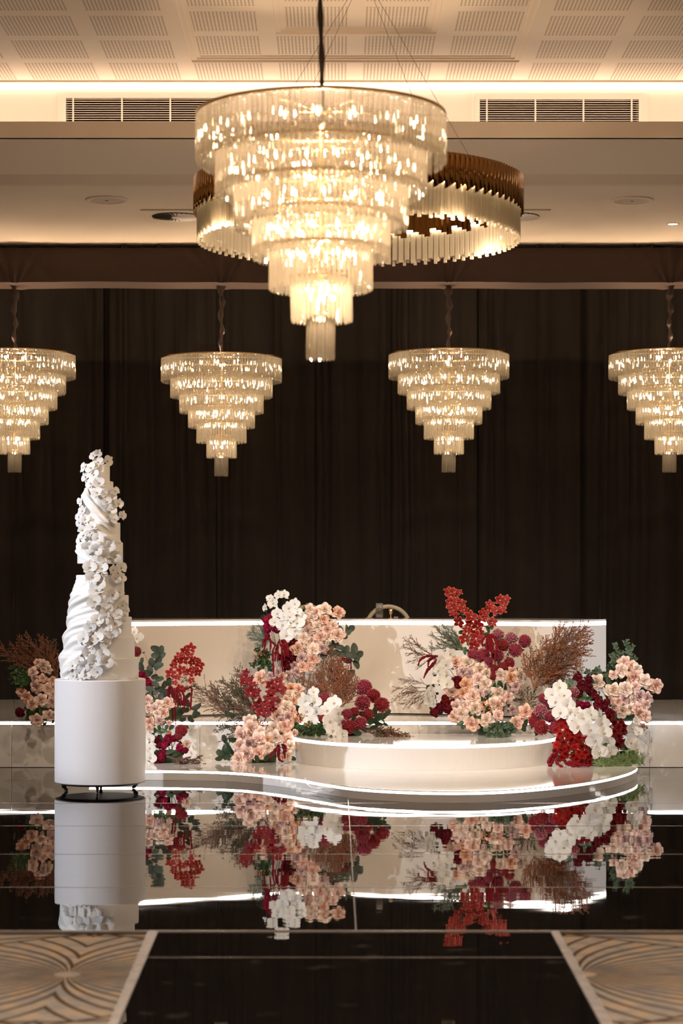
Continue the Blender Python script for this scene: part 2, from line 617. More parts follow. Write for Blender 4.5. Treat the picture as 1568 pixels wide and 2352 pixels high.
tag(G().box((-WX, YF, -0.12), (WX, YB, -0.015)).obj('floor', M_carpet), kind='structure')
tag(G().box((-WX, YB, -0.1), (WX, YB + 0.1, ZC + 0.3)).obj('wall_back', M_dark), kind='structure')
tag(G().box((-WX - 0.1, YF, -0.1), (-WX, YB, ZC + 0.3)).obj('wall_left', M_wall), kind='structure')
tag(G().box((WX, YF, -0.1), (WX + 0.1, YB, ZC + 0.3)).obj('wall_right', M_wall), kind='structure')
tag(G().box((-WX, YF - 0.1, -0.1), (WX, YF, ZC + 0.3)).obj('wall_front', M_wall), kind='structure')

# high ceiling: flat slab with two nested recessed trays per bay
PITCH = 0.6
PX_0 = (201.5 - X0) * 13.84 / F            # left edge of one perforated panel
PY_0 = F * (ZC - HC) / (H0 - 36.5)         # near edge of one panel row
SZ = 0.49


def yc(py):
    return F * (ZC - HC) / (H0 - py)


T1 = dict(x0=(430 - X0) * yc(146) / F, x1=(1202 - X0) * yc(146) / F, y1=yc(146), dz=0.03)
T2 = dict(x0=(622 - X0) * yc(92) / F, x1=(1013 - X0) * yc(92) / F, y1=yc(92), dz=0.06)
bay = 8 * PITCH
bays = [(-bay, T1, T2), (0, T1, T2), (bay, T1, T2)]
c = G()
TH = 0.25
c.box((-WX, T1['y1'], ZC), (WX, YE, ZC + TH))
yn = -2.0
c.box((-WX, YF, ZC), (WX, yn, ZC + TH))
edges = []
for off, a, b2 in bays:
    edges += [a['x0'] + off, a['x1'] + off]
edges = [-WX] + edges + [WX]
for i in range(0, len(edges), 2):
    x0_, x1_ = max(edges[i], -WX), min(edges[i + 1], WX)
    if x1_ > x0_:
        c.box((x0_, yn, ZC), (x1_, T1['y1'], ZC + TH))
for off, a, b2 in bays:
    ax0, ax1 = max(a['x0'] + off, -WX), min(a['x1'] + off, WX)
    bx0, bx1 = max(b2['x0'] + off, -WX), min(b2['x1'] + off, WX)
    z1, z2 = ZC + a['dz'], ZC + b2['dz']
    c.box((ax0, b2['y1'], z1), (ax1, a['y1'], ZC + TH))
    if bx0 > ax0:
        c.box((ax0, yn, z1), (bx0, b2['y1'], ZC + TH))
    if ax1 > bx1:
        c.box((bx1, yn, z1), (ax1, b2['y1'], ZC + TH))
    c.box((bx0, yn, z2), (bx1, b2['y1'], ZC + TH))
ceil = tag(c.obj('ceiling', M_ceil), kind='structure')


def tray_z(x, y):
    for off, a, b2 in bays:
        if b2['x0'] + off < x < b2['x1'] + off and y < b2['y1']:
            return ZC + b2['dz']
        if a['x0'] + off < x < a['x1'] + off and y < a['y1']:
            return ZC + a['dz']
    return ZC


for off, a, b2 in bays:          # stepped plaster mouldings round each tray
    for t, zb in ((a, ZC), (b2, ZC + a['dz'])):
        for w, zz in ((0.035, 0.0), (0.07, 0.012), (0.10, 0.022)):
            x0_, x1_, y1_ = t['x0'] + off, t['x1'] + off, t['y1']
            if x0_ < -WX + 0.2 or x1_ > WX - 0.2:
                continue
            g = G()
            z0_ = zb + zz
            z1_ = zb + 0.034
            g.box((x0_, y1_ - w, z0_), (x1_, y1_, z1_))
            g.box((x0_, yn, z0_), (x0_ + w, y1_ - w, z1_))
            g.box((x1_ - w, yn, z0_), (x1_, y1_ - w, z1_))
            g.obj('tray_moulding', M_ceil, ceil)
pm = G().box((0, 0, -0.0012), (SZ, SZ, 0.004)).mesh('perforated_panel', M_perf)
for j in range(-7, 3):
    for i in range(-5, 13):
        x, y = PX_0 + i * PITCH, PY_0 + j * (PITCH + 0.02)
        if y + SZ > YE + 0.02:
            continue
        z = tray_z(x + SZ / 2, y + SZ / 2)
        link('perforated_panel', pm, ceil, (x, y, z))

# lit bulkhead, cove lip and rear soffit
YL = 15.2
BW = 16.15
GR = [(152, 519, 226, 280), (1101, 1466, 229, 282)]
g = G()
ga = [(pt(xa, yb + 3, BW), pt(xb, ya, BW)) for xa, xb, ya, yb in GR]
xe = [-WX, ga[0][0].x, ga[0][1].x, ga[1][0].x, ga[1][1].x, WX]
for i in range(5):
    if i % 2 == 0:
        g.box((xe[i], BW, ZS + 0.032), (xe[i + 1], BW + 0.15, ZC + 0.1))
    else:
        q_ = ga[i // 2]
        g.box((xe[i], BW, ZS + 0.032), (xe[i + 1], BW + 0.15, q_[0].z))
        g.box((xe[i], BW, q_[1].z), (xe[i + 1], BW + 0.15, ZC + 0.1))
tag(g.obj('wall_bulkhead', M_wall), kind='structure')
tag(G().box((-WX, YE - 0.001, ZC - 0.012), (WX, YE + 0.03, ZC + TH)).obj('trim_1', M_ceil), kind='structure')
tag(G().box((-WX, YL, ZS), (WX, YL + 0.04, 4.822)).obj('trim_2', M_ceil), kind='structure')
tag(G().box((-WX, BW + 0.16, ZC), (WX, YB, ZC + 0.1)).obj('ceiling_rear', M_ceil), kind='structure')
tag(G().box((-WX, YE + 0.03, ZC + 0.1), (WX, BW + 0.16, ZC + 0.2)).obj('ceiling_cove', M_ceil), kind='structure')
# soffit underside with a soft rounded groove
gy = F * (ZS - HC) / (H0 - 414)
prof = [(YL, 0.0)]
for i in range(41):
    t = -1 + i / 20
    prof.append((gy + 0.27 * t, 0.095 * (0.5 + 0.5 * math.cos(PI * t)) ** 1.2))
prof.append((YB, 0.0))
g = G()
v = []
for x in (-WX, WX):
    v += [(x, y, ZS + z) for y, z in prof]
n = len(prof)
g.add(v, [(i, i + 1, n + i + 1, n + i) for i in range(n - 1)])
v = []
for x in (-WX, WX):
    v += [(x, YL, ZS + 0.03), (x, BW, ZS + 0.03)]
g.add(v, [(0, 2, 3, 1)])
tag(g.obj('ceiling_soffit', M_ceil, smooth=True), kind='structure')

g = thing('cove_light', 'long warm light strip tucked under the ceiling edge above the bulkhead', 'light strip', (0, BW, ZC - 0.1))
zu = HC + (H0 - 190.5) * BW / F
zl_ = HC + (H0 - 196.5) * BW / F
G().box((-WX, -0.035, zl_ - ZC + 0.1), (WX, 0, zu - ZC + 0.1)).obj('diffuser', M_cove, g)
g = thing('cove_light', 'hidden warm light strip lying behind the cove lip below the air grilles', 'light strip', (0, YL + 0.5, ZS + 0.045))
G().box((-WX, -0.03, 0), (WX, 0.03, 0.02)).obj('diffuser', M_cove2, g)

# air grilles in the bulkhead
for (xa, xb, ya, yb), gl_ in zip(GR, ('white slatted air grille in the bright bulkhead, on the cake side of the hall', 'white slatted air grille in the bright bulkhead, on the side away from the cake')):
    a, b2 = pt(xa, yb + 3, BW), pt(xb, ya, BW)
    t = thing('air_grille', gl_, 'air grille', ((a.x + b2.x) / 2, BW, a.z), 'bulkhead air grilles')
    w, hh = (b2.x - a.x) / 2, b2.z - a.z
    G().box((-w, 0.12, 0), (w, 0.13, hh)).obj('backing', M_dark, t)
    fr = G()
    for k, ww in ((0.0, 0.035), (0.035, 0.03)):
        y = -0.02 + k * 0.3
        fr.box((-w - ww - k, y, -0.03), (-w - k, 0, hh + ww + k)).box((w + k, y, -0.03), (w + ww + k, 0, hh + ww + k))
        fr.box((-w - k, y, hh + k), (w + k, 0, hh + ww + k))
    fr.obj('frame', M_metalw, t)
    sm = G().add([(-w, -0.012, -0.005), (w, -0.012, -0.005), (w, 0.018, 0.004), (-w, 0.018, 0.004), (-w, -0.012, -0.001), (w, -0.012, -0.001), (w, 0.018, 0.007), (-w, 0.018, 0.007)], [(0, 3, 2, 1), (4, 5, 6, 7), (0, 1, 5, 4), (1, 2, 6, 5), (2, 3, 7, 6), (3, 0, 4, 7)]).mesh('slat', M_metalw)
    for i in range(11):
        link('slat', sm, t, (0, 0, hh * (i + 0.7) / 11))
    mm = G().box((-0.006, -0.019, 0), (0.006, -0.002, hh)).mesh('mullion', M_metalw)
    for fx in (0.045, 0.35, 0.652, 0.955):
        link('mullion', mm, t, (-w + 2 * w * fx, 0, 0))

# ceiling speakers, diffusers, downlights
for px, py, lb_ in ((245, 458, 'on the cake side of the hall'), (1451, 459, 'near the small lit downlight')):
    p = pt(px, py, F * (ZS - HC) / (H0 - py))
    t = thing('ceiling_speaker', 'round flush ceiling speaker in the lower soffit, ' + lb_, 'speaker', p, 'soffit ceiling speakers')
    G().lathe([(0.176, 0.0), (0.176, -0.006), (0.168, -0.012), (0.14, -0.014), (0.136, -0.008)], 48).obj('bezel', M_ceil, t, True)
    G().lathe([(0.136, -0.009), (0.06, -0.010), (0.001, -0.010)], 48).obj('grille', mat('speaker_mesh', (0.55, 0.46, 0.38), 0.8), t)
    G().box((-0.014, -0.005, -0.013), (0.014, 0.005, -0.010)).obj('badge', M_plate, t)
for px, lb_ in ((404.5, 'on the cake side'), (1182.5, 'on the downlight side')):
    p = pt(px, 494, F * (ZS - HC) / (H0 - 494))
    t = thing('ceiling_diffuser', 'square ceiling air diffuser with a round swirl of vanes, ' + lb_, 'air vent', p, 'soffit swirl diffusers')
    q = 0.28
    G().bbox((-q, -q, -0.012), (q, q, 0.0), 0.003).obj('plate', M_ceil, t)
    G().lathe([(0.21, -0.013), (0.001, -0.013)], 40).obj('throat', M_plate, t)
    vm = G().add([(0.045, -0.003, -0.018), (0.205, -0.012, -0.018), (0.205, 0.016, -0.026), (0.045, 0.004, -0.021)], [(0, 1, 2, 3), (3, 2, 1, 0)]).mesh('vane', M_metalw)
    for k in range(28):
        link('vane', vm, t, M=Matrix.Rotation(2 * PI * k / 28, 4, 'Z'))
    G().lathe([(0.045, -0.016), (0.04, -0.024), (0.001, -0.025)], 20).obj('hub', M_metalw, t)


def downlight(p, power, target=None, label=None, group=None, spot=100):
    t = thing('ceiling_downlight', label, 'downlight', p, group)
    G().lathe([(0.055, 0.0), (0.055, -0.004), (0.044, -0.006), (0.042, -0.001)], 28).obj('bezel', M_metalw, t, True)
    G().lathe([(0.042, -0.002), (0.001, -0.002)], 28).obj('lens', M_down, t)
    if power:
        light('downlight_beam', 'SPOT', (0, 0, -0.02), power, NEUTRAL, None, 0.05, spot, 0.9, t)
    return t


downlight(pt(1545, 514, F * (ZS - HC) / (H0 - 514)), 25, None, 'small lit downlight in the rear soffit right of the ring chandelier')
k = 0
for y in (0.9, 4.0, 7.1):
    for x in (-4.35, -1.44, 1.44, 4.35):
        downlight((x, y, tray_z(x, y)), 450, None, 'small round downlight in the high hall ceiling over the carpet', 'hall downlights', 110)

# ------------------------------------------------------------------ mirror dance floor and runner
ys = [F * HC / (p - H0) for p in (2138, 2038, 1962, 1897, 1845)]
df = thing('dance_floor', 'black mirror-gloss dance floor of long panels in front of the stage', 'dance floor', (0, ys[0], 0))
y_edges = [ys[0]] + ys[1:] + [16.6, STAGE_Y - 0.002]
xs = [-6.0, -2.95, 0.09, 3.13, 6.17]
for j in range(len(y_edges) - 1):
    for i in range(len(xs) - 1):
        if j >= 4 and False:
            continue
        G().bbox((xs[i] + 0.001, y_edges[j] - ys[0] + 0.001, -0.0148), (xs[i + 1] - 0.001, y_edges[j + 1] - ys[0] - 0.001, 0.0), 0.0015).obj('mirror_panel', M_mirror, df)
M_glint = mat('glint_metal', (0.30, 0.26, 0.23), 0.25, metal=0.6)  # pale strips added for light glinting off the bevelled panel seams
for j, y in enumerate(y_edges[:-2]):
    w = 0.010 if j else 0.016
    G().box((xs[0], y - w - ys[0] + (0 if j else 0.004), -0.010), (xs[-1], y + w - ys[0], 0.0006)).obj('seam_glint', M_glint, df)
G().box((0.087, 0.02, -0.012), (0.093, 6.0, 0.0005)).obj('seam_glint', M_glint, df)

rn = thing('aisle_runner', 'black gloss aisle runner with pale metal edging between the patterned carpets', 'floor runner', (0.08, 5, -0.0145))
ye = ys[0] - 0.016


def lerp_edge(pa, pb):
    a, b2 = atz(*pa, 0), atz(*pb, 0)
    s = (b2.x - a.x) / (b2.y - a.y)
    return lambda y: a.x + s * (y - a.y)


L0, L1 = lerp_edge((338, 2142), (249, 2352)), lerp_edge((363, 2139), (272, 2352))
R0, R1 = lerp_edge((1264, 2139), (1379, 2352)), lerp_edge((1284, 2142), (1409, 2352))
ry = [ye, F * HC / (2197 - H0), 7.1, 5.6, 4.1, 2.6, 1.1]
for j in range(len(ry) - 1):
    a, b2 = ry[j] - 0.001, ry[j + 1] + 0.001
    poly = [(L1(b2) - 0.08, b2 - 5), (R0(b2) - 0.08, b2 - 5), (R0(a) - 0.08, a - 5), (L1(a) - 0.08, a - 5)]
    G().prism(poly, 0.0, 0.0115).obj('mirror_panel', M_mirror, rn)
    G().prism([(L1(a) - 0.08, a - 5 - 0.008), (R0(a) - 0.08, a - 5 - 0.008), (R0(a) - 0.08, a - 5 + 0.002), (L1(a) - 0.08, a - 5 + 0.002)], 0.005, 0.012).obj('seam_glint', M_glint, rn)
for A_, B_ in ((L0, L1), (R0, R1)):
    G().prism([(A_(1.1) - 0.08, 1.1 - 5), (B_(1.1) - 0.08, 1.1 - 5), (B_(ye) - 0.08, ye - 5), (A_(ye) - 0.08, ye - 5)], 0.0, 0.017).obj('edge_trim', M_trim, rn)

# ------------------------------------------------------------------ curtains
cb = [-420, -60, 240, 497, 722, 895, 1093, 1330, 1700, 2000]
for i in range(len(cb) - 1):
    xa, xb = (cb[i] - X0) * CURT_Y / F, (cb[i + 1] - X0) * CURT_Y / F
    rr = random.Random(40 + i)
    nx = int((xb - xa) / 0.012)
    folds = []
    x = 0.0
    while x < xb - xa:
        w = rr.choice((rr.uniform(0.05, 0.12), rr.uniform(0.12, 0.34)))
        folds.append((x, w, rr.uniform(0.015, 0.05) + 0.15 * w))
        x += w
    nz = 16
    ztop, zbot = ZS - 0.03, STAGE_Z + 0.004
    g = G()
    v = []
    ph = rr.uniform(0, 6)
    for k in range(nz + 1):
        z = k / nz
        for a in range(nx + 1):
            x = (xb - xa) * a / nx
            fd = next((f for f in reversed(folds) if f[0] <= x + 1e-9), folds[0])
            t = (x - fd[0]) / fd[1]
            y = -fd[2] * (0.5 - 0.5 * math.cos(2 * PI * t)) ** 0.6 * (0.75 + 0.25 * z + 0.15 * math.sin(3 * z + fd[0] * 9))
            y += 0.03 * math.sin(x * 1.7 + ph)
            wob = 0.02 * math.sin(2.2 * z * PI + fd[0] * 5 + ph) * (1 - z)
            e = min(1, min(x, xb - xa - x) / 0.03)
            v.append((x + wob * e, y - 0.04 * (1 - e) * 0.5, z * (ztop - zbot)))
    g.add(v, [(k * (nx + 1) + a, k * (nx + 1) + a + 1, (k + 1) * (nx + 1) + a + 1, (k + 1) * (nx + 1) + a) for k in range(nz) for a in range(nx)])
    o = g.obj('stage_curtain', M_curtain, smooth=True, loc=(xa, CURT_Y + (0.012 if i % 2 else -0.012), zbot))
    tag(o, 'black pleated full-height stage curtain panel hanging behind the white table', 'curtain', 'stage curtain panels')

# ------------------------------------------------------------------ stage, platform, round step
stage = thing('stage', 'long low white stage with a lit front edge running wall to curtain', 'stage', (0, STAGE_Y, 0))
SX = 5.6
px_e = [-SX, -4.0, -2.7, -1.13, 0.7, 2.62, 4.0, SX]
for i in range(len(px_e) - 1):
    G().bbox((px_e[i] + 0.0015, 0, 0.004), (px_e[i + 1] - 0.0015, 0.02, STAGE_Z - 0.032), 0.001).obj('front_panel', M_white, stage)
G().box((-SX, 0.006, STAGE_Z - 0.031), (SX, 0.02, STAGE_Z - 0.008)).obj('led_strip', M_led, stage)
tb = [0.0, 1.25, 2.5, CURT_Y + 0.3 - STAGE_Y]
for j in range(3):
    for i in range(len(px_e) - 1):
        G().box((px_e[i] + 0.001, tb[j] + 0.001, STAGE_Z - 0.007), (px_e[i + 1] - 0.001, tb[j + 1] - 0.001, STAGE_Z)).obj('deck_panel', M_top, stage)
G().box((-SX, 0.03, 0.0), (SX, CURT_Y + 0.25 - STAGE_Y, STAGE_Z - 0.008)).obj('carcass', M_white, stage)

PZ = 0.08
fl = [atz(px, py, PZ) for px, py in ((205, 1768), (333, 1768), (480, 1770), (560, 1774), (620, 1780), (680, 1788), (740, 1798), (800, 1807), (870, 1813),
                                     (960, 1817), (1060, 1818), (1160, 1815), (1260, 1807), (1340, 1797), (1400, 1786), (1440, 1775), (1458, 1767), (1463, 1762))]
fl = [(p.x, p.y - STAGE_Y) for p in smooth_line(fl, 5)]
fl.append((fl[-1][0], -0.35))
fl.append((fl[-1][0], -0.004))
plat = thing('low_platform', 'low white platform with a wavy lit front edge on the mirror floor', 'platform', (0, STAGE_Y, 0.0007))
poly = [(fl[0][0], -0.004)] + fl
inset = lambda L, s: [(x * 1.0, y + s) for x, y in L]
G().prism([(x, y) for x, y in poly], PZ - 0.006, PZ).obj('top_panel', M_top, plat)
G().prism([(x if 0 < i < len(poly) - 2 else x, min(y + 0.012, -0.004)) for i, (x, y) in enumerate(poly)], 0.0, PZ - 0.007).obj('carcass', M_white, plat)
seams = [0, 28, 50, 62, len(fl)]
for i in range(len(seams) - 1):
    seg = fl[seams[i]:seams[i + 1] + 1]
    G().ribbon([(x, y + 0.0) for x, y in seg], 0.0, PZ - 0.024, 0.011).obj('front_panel', M_white, plat)
G().ribbon(fl[:-1], PZ - 0.023, PZ - 0.0065, 0.010).obj('led_strip', M_led, plat)

RZ = 0.285
rs = thing('round_step', 'half-round white step with a lit rim in front of the white table', 'step', (0.73, STAGE_Y, PZ + 0.001))
rx_, ry_ = 1.12, 1.27
arc = [(rx_ * math.cos(a), -0.003 + ry_ * math.sin(a)) for a in [PI + PI * k / 72 for k in range(73)]]
hz = RZ - PZ - 0.001
G().prism(arc, hz - 0.006, hz).obj('top_panel', M_top, rs)
G().prism([(x * 0.985, y * 0.985) for x, y in arc], 0.0, hz - 0.0065).obj('carcass', M_white, rs)
sm_ = [0, 22, 55, 72]
for i in range(3):
    G().ribbon(arc[sm_[i]:sm_[i + 1] + 1], 0.0, hz - 0.031, 0.012).obj('front_panel', M_white, rs)
G().ribbon(arc, hz - 0.030, hz - 0.0065, 0.010).obj('led_strip', M_led, rs)

# ------------------------------------------------------------------ bridal table (curved bar)
BX = 1.93
bd = lambda x: 18.75 - 0.8 * (x / BX) ** 2
bl = [(x, bd(x)) for x in [-BX + 2 * BX * k / 40 for k in range(41)]]
WL, WR = (-2.24, 18.50), (2.374, 18.72)
bt = thing('bridal_table', 'long white curved bridal table with gloss front and lit top edge', 'table', (0, 18.75, STAGE_Z))
rel = lambda L: [(x, y - 18.75) for x, y in L]
ZT = 1.195 - STAGE_Z
for seg in (bl[:22], bl[21:]):
    G().ribbon(rel(seg), 0.012, ZT - 0.02, 0.02).obj('front_panel', M_bar, bt)
for seg in ([WL, bl[0]], [bl[-1], WR]):
    G().ribbon(rel(seg), 0.012, ZT - 0.02, 0.02).obj('end_panel', M_white, bt)
full = [WL] + bl + [WR]
G().ribbon(rel([(x, y + 0.01) for x, y in full]), 0.0, 0.0115, 0.02).obj('gap_shade', M_plate, bt)  # dark strip put in for the shadow gap below the front panels
G().ribbon(rel([(x, y + 0.001) for x, y in full]), ZT - 0.0195, ZT + 0.012, 0.02).obj('led_strip', M_led, bt)
back = [(x, 19.45 - 0.30 * (x / 2.0) ** 2) for x in [2.05 - 4.1 * k / 30 for k in range(31)]]
G().prism(rel(full + back), ZT + 0.0125, ZT + 0.03).obj('table_top', M_top, bt)
lg = G().box((-0.03, -0.03, 0.0), (0.03, 0.03, ZT + 0.012)).mesh('leg', M_white)
for x in (-1.9, -0.7, 0.7, 1.9):
    link('leg', lg, bt, (x, 19.45 - 0.30 * (x / 2) ** 2 - 18.75 - 0.08, 0))
TT = STAGE_Z + ZT + 0.03


def chair(px, label):
    d = 20.0
    x = (px - X0) * d / F
    t = thing('arch_chair', label, 'chair', (x, d, STAGE_Z), 'arched chairs behind the white table')
    r = 0.205
    zc = HC - (1393 - H0) * d / F - STAGE_Z - r
    pts = [(-r, 0.02, 0.46)] + [(-r, 0.02, 0.46 + (zc - 0.46) * k / 4) for k in range(1, 4)]
    pts += [(-r * math.cos(PI * k / 24), 0.02, zc + r * math.sin(PI * k / 24)) for k in range(25)]
    pts += [(r, 0.02, 0.46 + (zc - 0.46) * k / 4) for k in range(3, -1, -1)]
    G().tube(pts, 0.021, 10, flat=0.9).obj('back_frame', M_chair, t, True)
    G().bbox((-0.22, -0.42, 0.43), (0.22, 0.03, 0.50), 0.02).obj('seat', M_seat, t)
    lm = G().tube([(0, 0, 0), (0, 0, 0.432)], [0.012, 0.018], 8).mesh('leg', M_chair)
    for lx, ly in ((-0.2, 0.01), (0.2, 0.01), (-0.2, -0.4), (0.2, -0.4)):
        link('leg', lm, t, (lx, ly, 0))


chair(891.5, 'champagne arch-backed chair behind the white table, by the lone tumbler')
chair(708, 'champagne arch-backed chair behind the white table, half hidden by orchids and roses')


def tumbler(px, py, d, label):
    p = pt(px, py, d)
    p.z = TT
    t = G().lathe([(0.001, 0.0), (0.024, 0.0), (0.031, 0.006), (0.035, 0.03), (0.034, 0.08), (0.031, 0.137), (0.0295, 0.137), (0.0325, 0.08), (0.0335, 0.03), (0.028, 0.014), (0.001, 0.012)], 28).obj('glass_tumbler', M_glass, None, True, p)
    tag(t, label, 'glass')


tumbler(871, 1421, 18.98, 'clear tall tumbler standing on the white table before an arched chair')
tumbler(711, 1421, 18.95, 'clear tall tumbler on the white table, its rim showing above the roses')
p = pt(897, 1419, 19.1)
p.z = TT
tag(G().lathe([(0.001, 0), (0.022, 0.001), (0.022, 0.004), (0.004, 0.008), (0.004, 0.03), (0.012, 0.045), (0.026, 0.085), (0.0245, 0.085), (0.011, 0.048), (0.001, 0.04)], 24).obj('gilt_coupe', M_gold2, None, True, p),
    'small gilt goblet on the white table inside the chair arch', 'goblet')
for px, w in ((909, 0.02), (846, 0.03)):
    p = pt(px, 1419, 19.05)
    p.z = TT
    tag(G().bbox((-w, -0.02, 0), (w, 0.02, 0.018 if px > 900 else 0.008), 0.003).obj('place_box', mat('box_grey', (0.16, 0.13, 0.11), 0.5), None, False, p),
        'tiny grey box on the white table beside the gilt goblet' if px > 900 else 'flat dark card on the white table left of the tumbler', 'box' if px > 900 else 'card')

# white supply cable hanging in loops on the platform's front
cpts = []
for px, py in ((700, 1786), (705, 1797), (722, 1803), (745, 1813), (762, 1818), (768, 1808), (764, 1798), (752, 1803), (735, 1812), (716, 1809), (703, 1800)):
    yb_ = min(fl, key=lambda q: abs(q[0] - (px - X0) * 15.9 / F))[1] + STAGE_Y - 0.006
    cpts.append(pt(px, py, yb_))
o = G().tube(smooth_line(cpts, 6), 0.0022, 6).obj('supply_cable', mat('cable_white', (0.85, 0.82, 0.78), 0.4), None, True)
tag(o, 'thin white looped cable on the wavy platform front', 'cable')

# ------------------------------------------------------------------ fabric-wrapped truss
TY0, TY1 = 19.9, 20.35
TZ0, TZ1 = HC + (H0 - 648) * TY0 / F, HC + (H0 - 569) * TY0 / F
tr = thing('truss_beam', 'overhead truss beam wrapped in dark brown stretch cloth below the soffit', 'truss', (0, TY0, TZ0))
HPX = [34, 508.5, 1030.5, 1539]
nx, nz = 900, 14
g = G()
v = []
hx = [(q - X0) * (TY0) / F for q in HPX] + [(-470 - X0) * TY0 / F, (2020 - X0) * TY0 / F]
for k in range(nz + 1):
    t = k / nz
    for a in range(nx + 1):
        x = -WX + 0.3 + (2 * WX - 0.6) * a / nx
        y = -0.01 * math.sin(PI * t) + 0.004 * math.sin(x * 7 + 3 * t) + 0.003 * math.sin(x * 23 - 5 * t)
        z = t * (TZ1 - TZ0) + (1 - t) * (0.004 * math.sin(x * 2.1) + 0.002 * math.sin(x * 5.3 + 1))
        for q in hx:
            dx = x - q
            if abs(dx) < 0.5:
                w = 0.06 + 0.30 * t                  # gathers fan upward from the hanger
                e = math.exp(-(dx / w) ** 2)
                y += -0.055 * e * (1 - 0.4 * t) * (0.5 + 0.5 * math.cos(dx / w * 11))
                z -= 0.008 * math.exp(-(dx / 0.05) ** 2) * (1 - t) ** 2
                y += 0.015 * math.exp(-((dx - 0.38 + 0.35 * t) / 0.05) ** 2) * (1 if q > -9 else 0) * 0.6
        v.append((x, y, z))
fc = [(k * (nx + 1) + a, k * (nx + 1) + a + 1, (k + 1) * (nx + 1) + a + 1, (k + 1) * (nx + 1) + a) for k in range(nz) for a in range(nx)]
g.add(v, fc)
lo = [v[a] for a in range(nx + 1)] + [(v[a][0], TY1 - TY0, v[a][2]) for a in range(nx + 1)]
g.add(lo, [(a + 1, a, nx + 1 + a, nx + 2 + a) for a in range(nx)])
hi = [v[nz * (nx + 1) + a] for a in range(nx + 1)] + [(v[a][0], TY1 - TY0, TZ1 - TZ0) for a in range(nx + 1)]
g.add(hi, [(a, a + 1, nx + 2 + a, nx + 1 + a) for a in range(nx)])
g.obj('cloth_wrap', M_truss, tr, True)
G().box((-WX + 0.35, 0.06, 0.04), (WX - 0.35, TY1 - TY0 - 0.02, TZ1 - TZ0 - 0.02)).obj('beam', M_black, tr)
for px, py, r_ in ((1243, 562, 0.05), (1282, 565, 0.025), (1463, 556, 0.03), (1500, 566, 0.02), (285, 563, 0.022), (365, 564, 0.018)):
    q = pt(px, py, TY0)
    g = G().tube([(-r_, 0, -0.03), (-r_ * 0.6, 0.0, 0.0), (0, 0, 0.01), (r_ * 0.6, 0.0, 0.0), (r_, 0, -0.03)], [0.008, 0.014, 0.018, 0.014, 0.008], 8)
    g.obj('cloth_knot', M_cable, tr, True, (q.x, 0.01, q.z - TZ0))

# ------------------------------------------------------------------ crystal chandeliers
TIER_R = [0.570, 0.482, 0.399, 0.317, 0.236, 0.143, 0.067]
TIER_B = [0.232, 0.378, 0.524, 0.663, 0.805, 0.947, 1.118]
TIER_L = [0.225, 0.205, 0.205, 0.205, 0.205, 0.205, 0.20]
TIER_N = [140, 120, 98, 78, 58, 36, 18]


def crystal(L):
    """one prism hanging from z=0 to -L, facing +x"""
    w, dp = 0.0108, 0.007
    sec = [(dp, 0.0), (dp * 0.35, w), (-dp * 0.6, w * 0.7), (-dp * 0.6, -w * 0.7), (dp * 0.35, -w)]
    n = len(sec)
    v = []
    for s_, z in ((0.5, 0.0), (1.0, -0.012), (1.0, -L + 0.014), (0.35, -L)):
        v += [(x * s_, y * s_, z) for x, y in sec]
    f = [tuple(range(n))] + [(i * n + k, (i + 1) * n + k, (i + 1) * n + (k + 1) % n, i * n + (k + 1) % n) for i in range(3) for k in range(n)]
    f.append(tuple(3 * n + k for k in range(n - 1, -1, -1)))
    return v, f


def tier_pos(i):
    out = []
    for k in range(TIER_N[i]):
        a = 2 * PI * (k + 0.5 * (i % 2)) / TIER_N[i]
        out.append(Matrix.Rotation(a, 4, 'Z') @ Matrix.Translation((TIER_R[i] - 0.008, 0, -TIER_B[i] + TIER_L[i])) @ Matrix.Rotation(math.radians(R.uniform(-1, 2.0)), 4, 'Y') @ Matrix.Rotation(R.uniform(-0.12, 0.12), 4, 'Z'))
    return out


CH = {}
for i in range(7):
    v, f = crystal(TIER_L[i])
    CH['c%d' % i] = G().add(v, f).mesh('crystal', M_crystal)
    g = G()
    for M in tier_pos(i):
        g.add(v, f, 0, M)
    CH['t%d' % i] = g.mesh('crystal_tier', M_crystal)
    zt = -TIER_B[i] + TIER_L[i]
    r = TIER_R[i] - 0.010
    g = G().lathe([(r - 0.012, zt + 0.004), (r + 0.010, zt + 0.004), (r + 0.010, zt - 0.008), (r - 0.012, zt - 0.008), (r - 0.012, zt + 0.004)], 64)
    for k in range(6):
        a = PI / 3 * k
        g.tube([(0, 0, zt + 0.02), (r * math.cos(a), r * math.sin(a), zt)], 0.004, 5)
    CH['r%d' % i] = g.mesh('tier_ring', M_gold2, True)
CH['rod'] = G().tube([(0, 0, 0.03), (0, 0, -0.92)], 0.014, 10).mesh('centre_rod', M_gold2, True)
bv = G().lathe([(0.001, -0.014), (0.0045, -0.011), (0.0062, -0.003), (0.0045, 0.005), (0.003, 0.010), (0.003, 0.02)], 8)
CH['bulb'] = bv.mesh('bulb', M_bulb, True)
BULBS = [(0.47, -0.09, 18), (0.36, -0.25, 16), (0.28, -0.40, 12), (0.20, -0.53, 10), (0.13, -0.64, 8), (0.06, -0.80, 3), (0.012, -0.93, 1)]


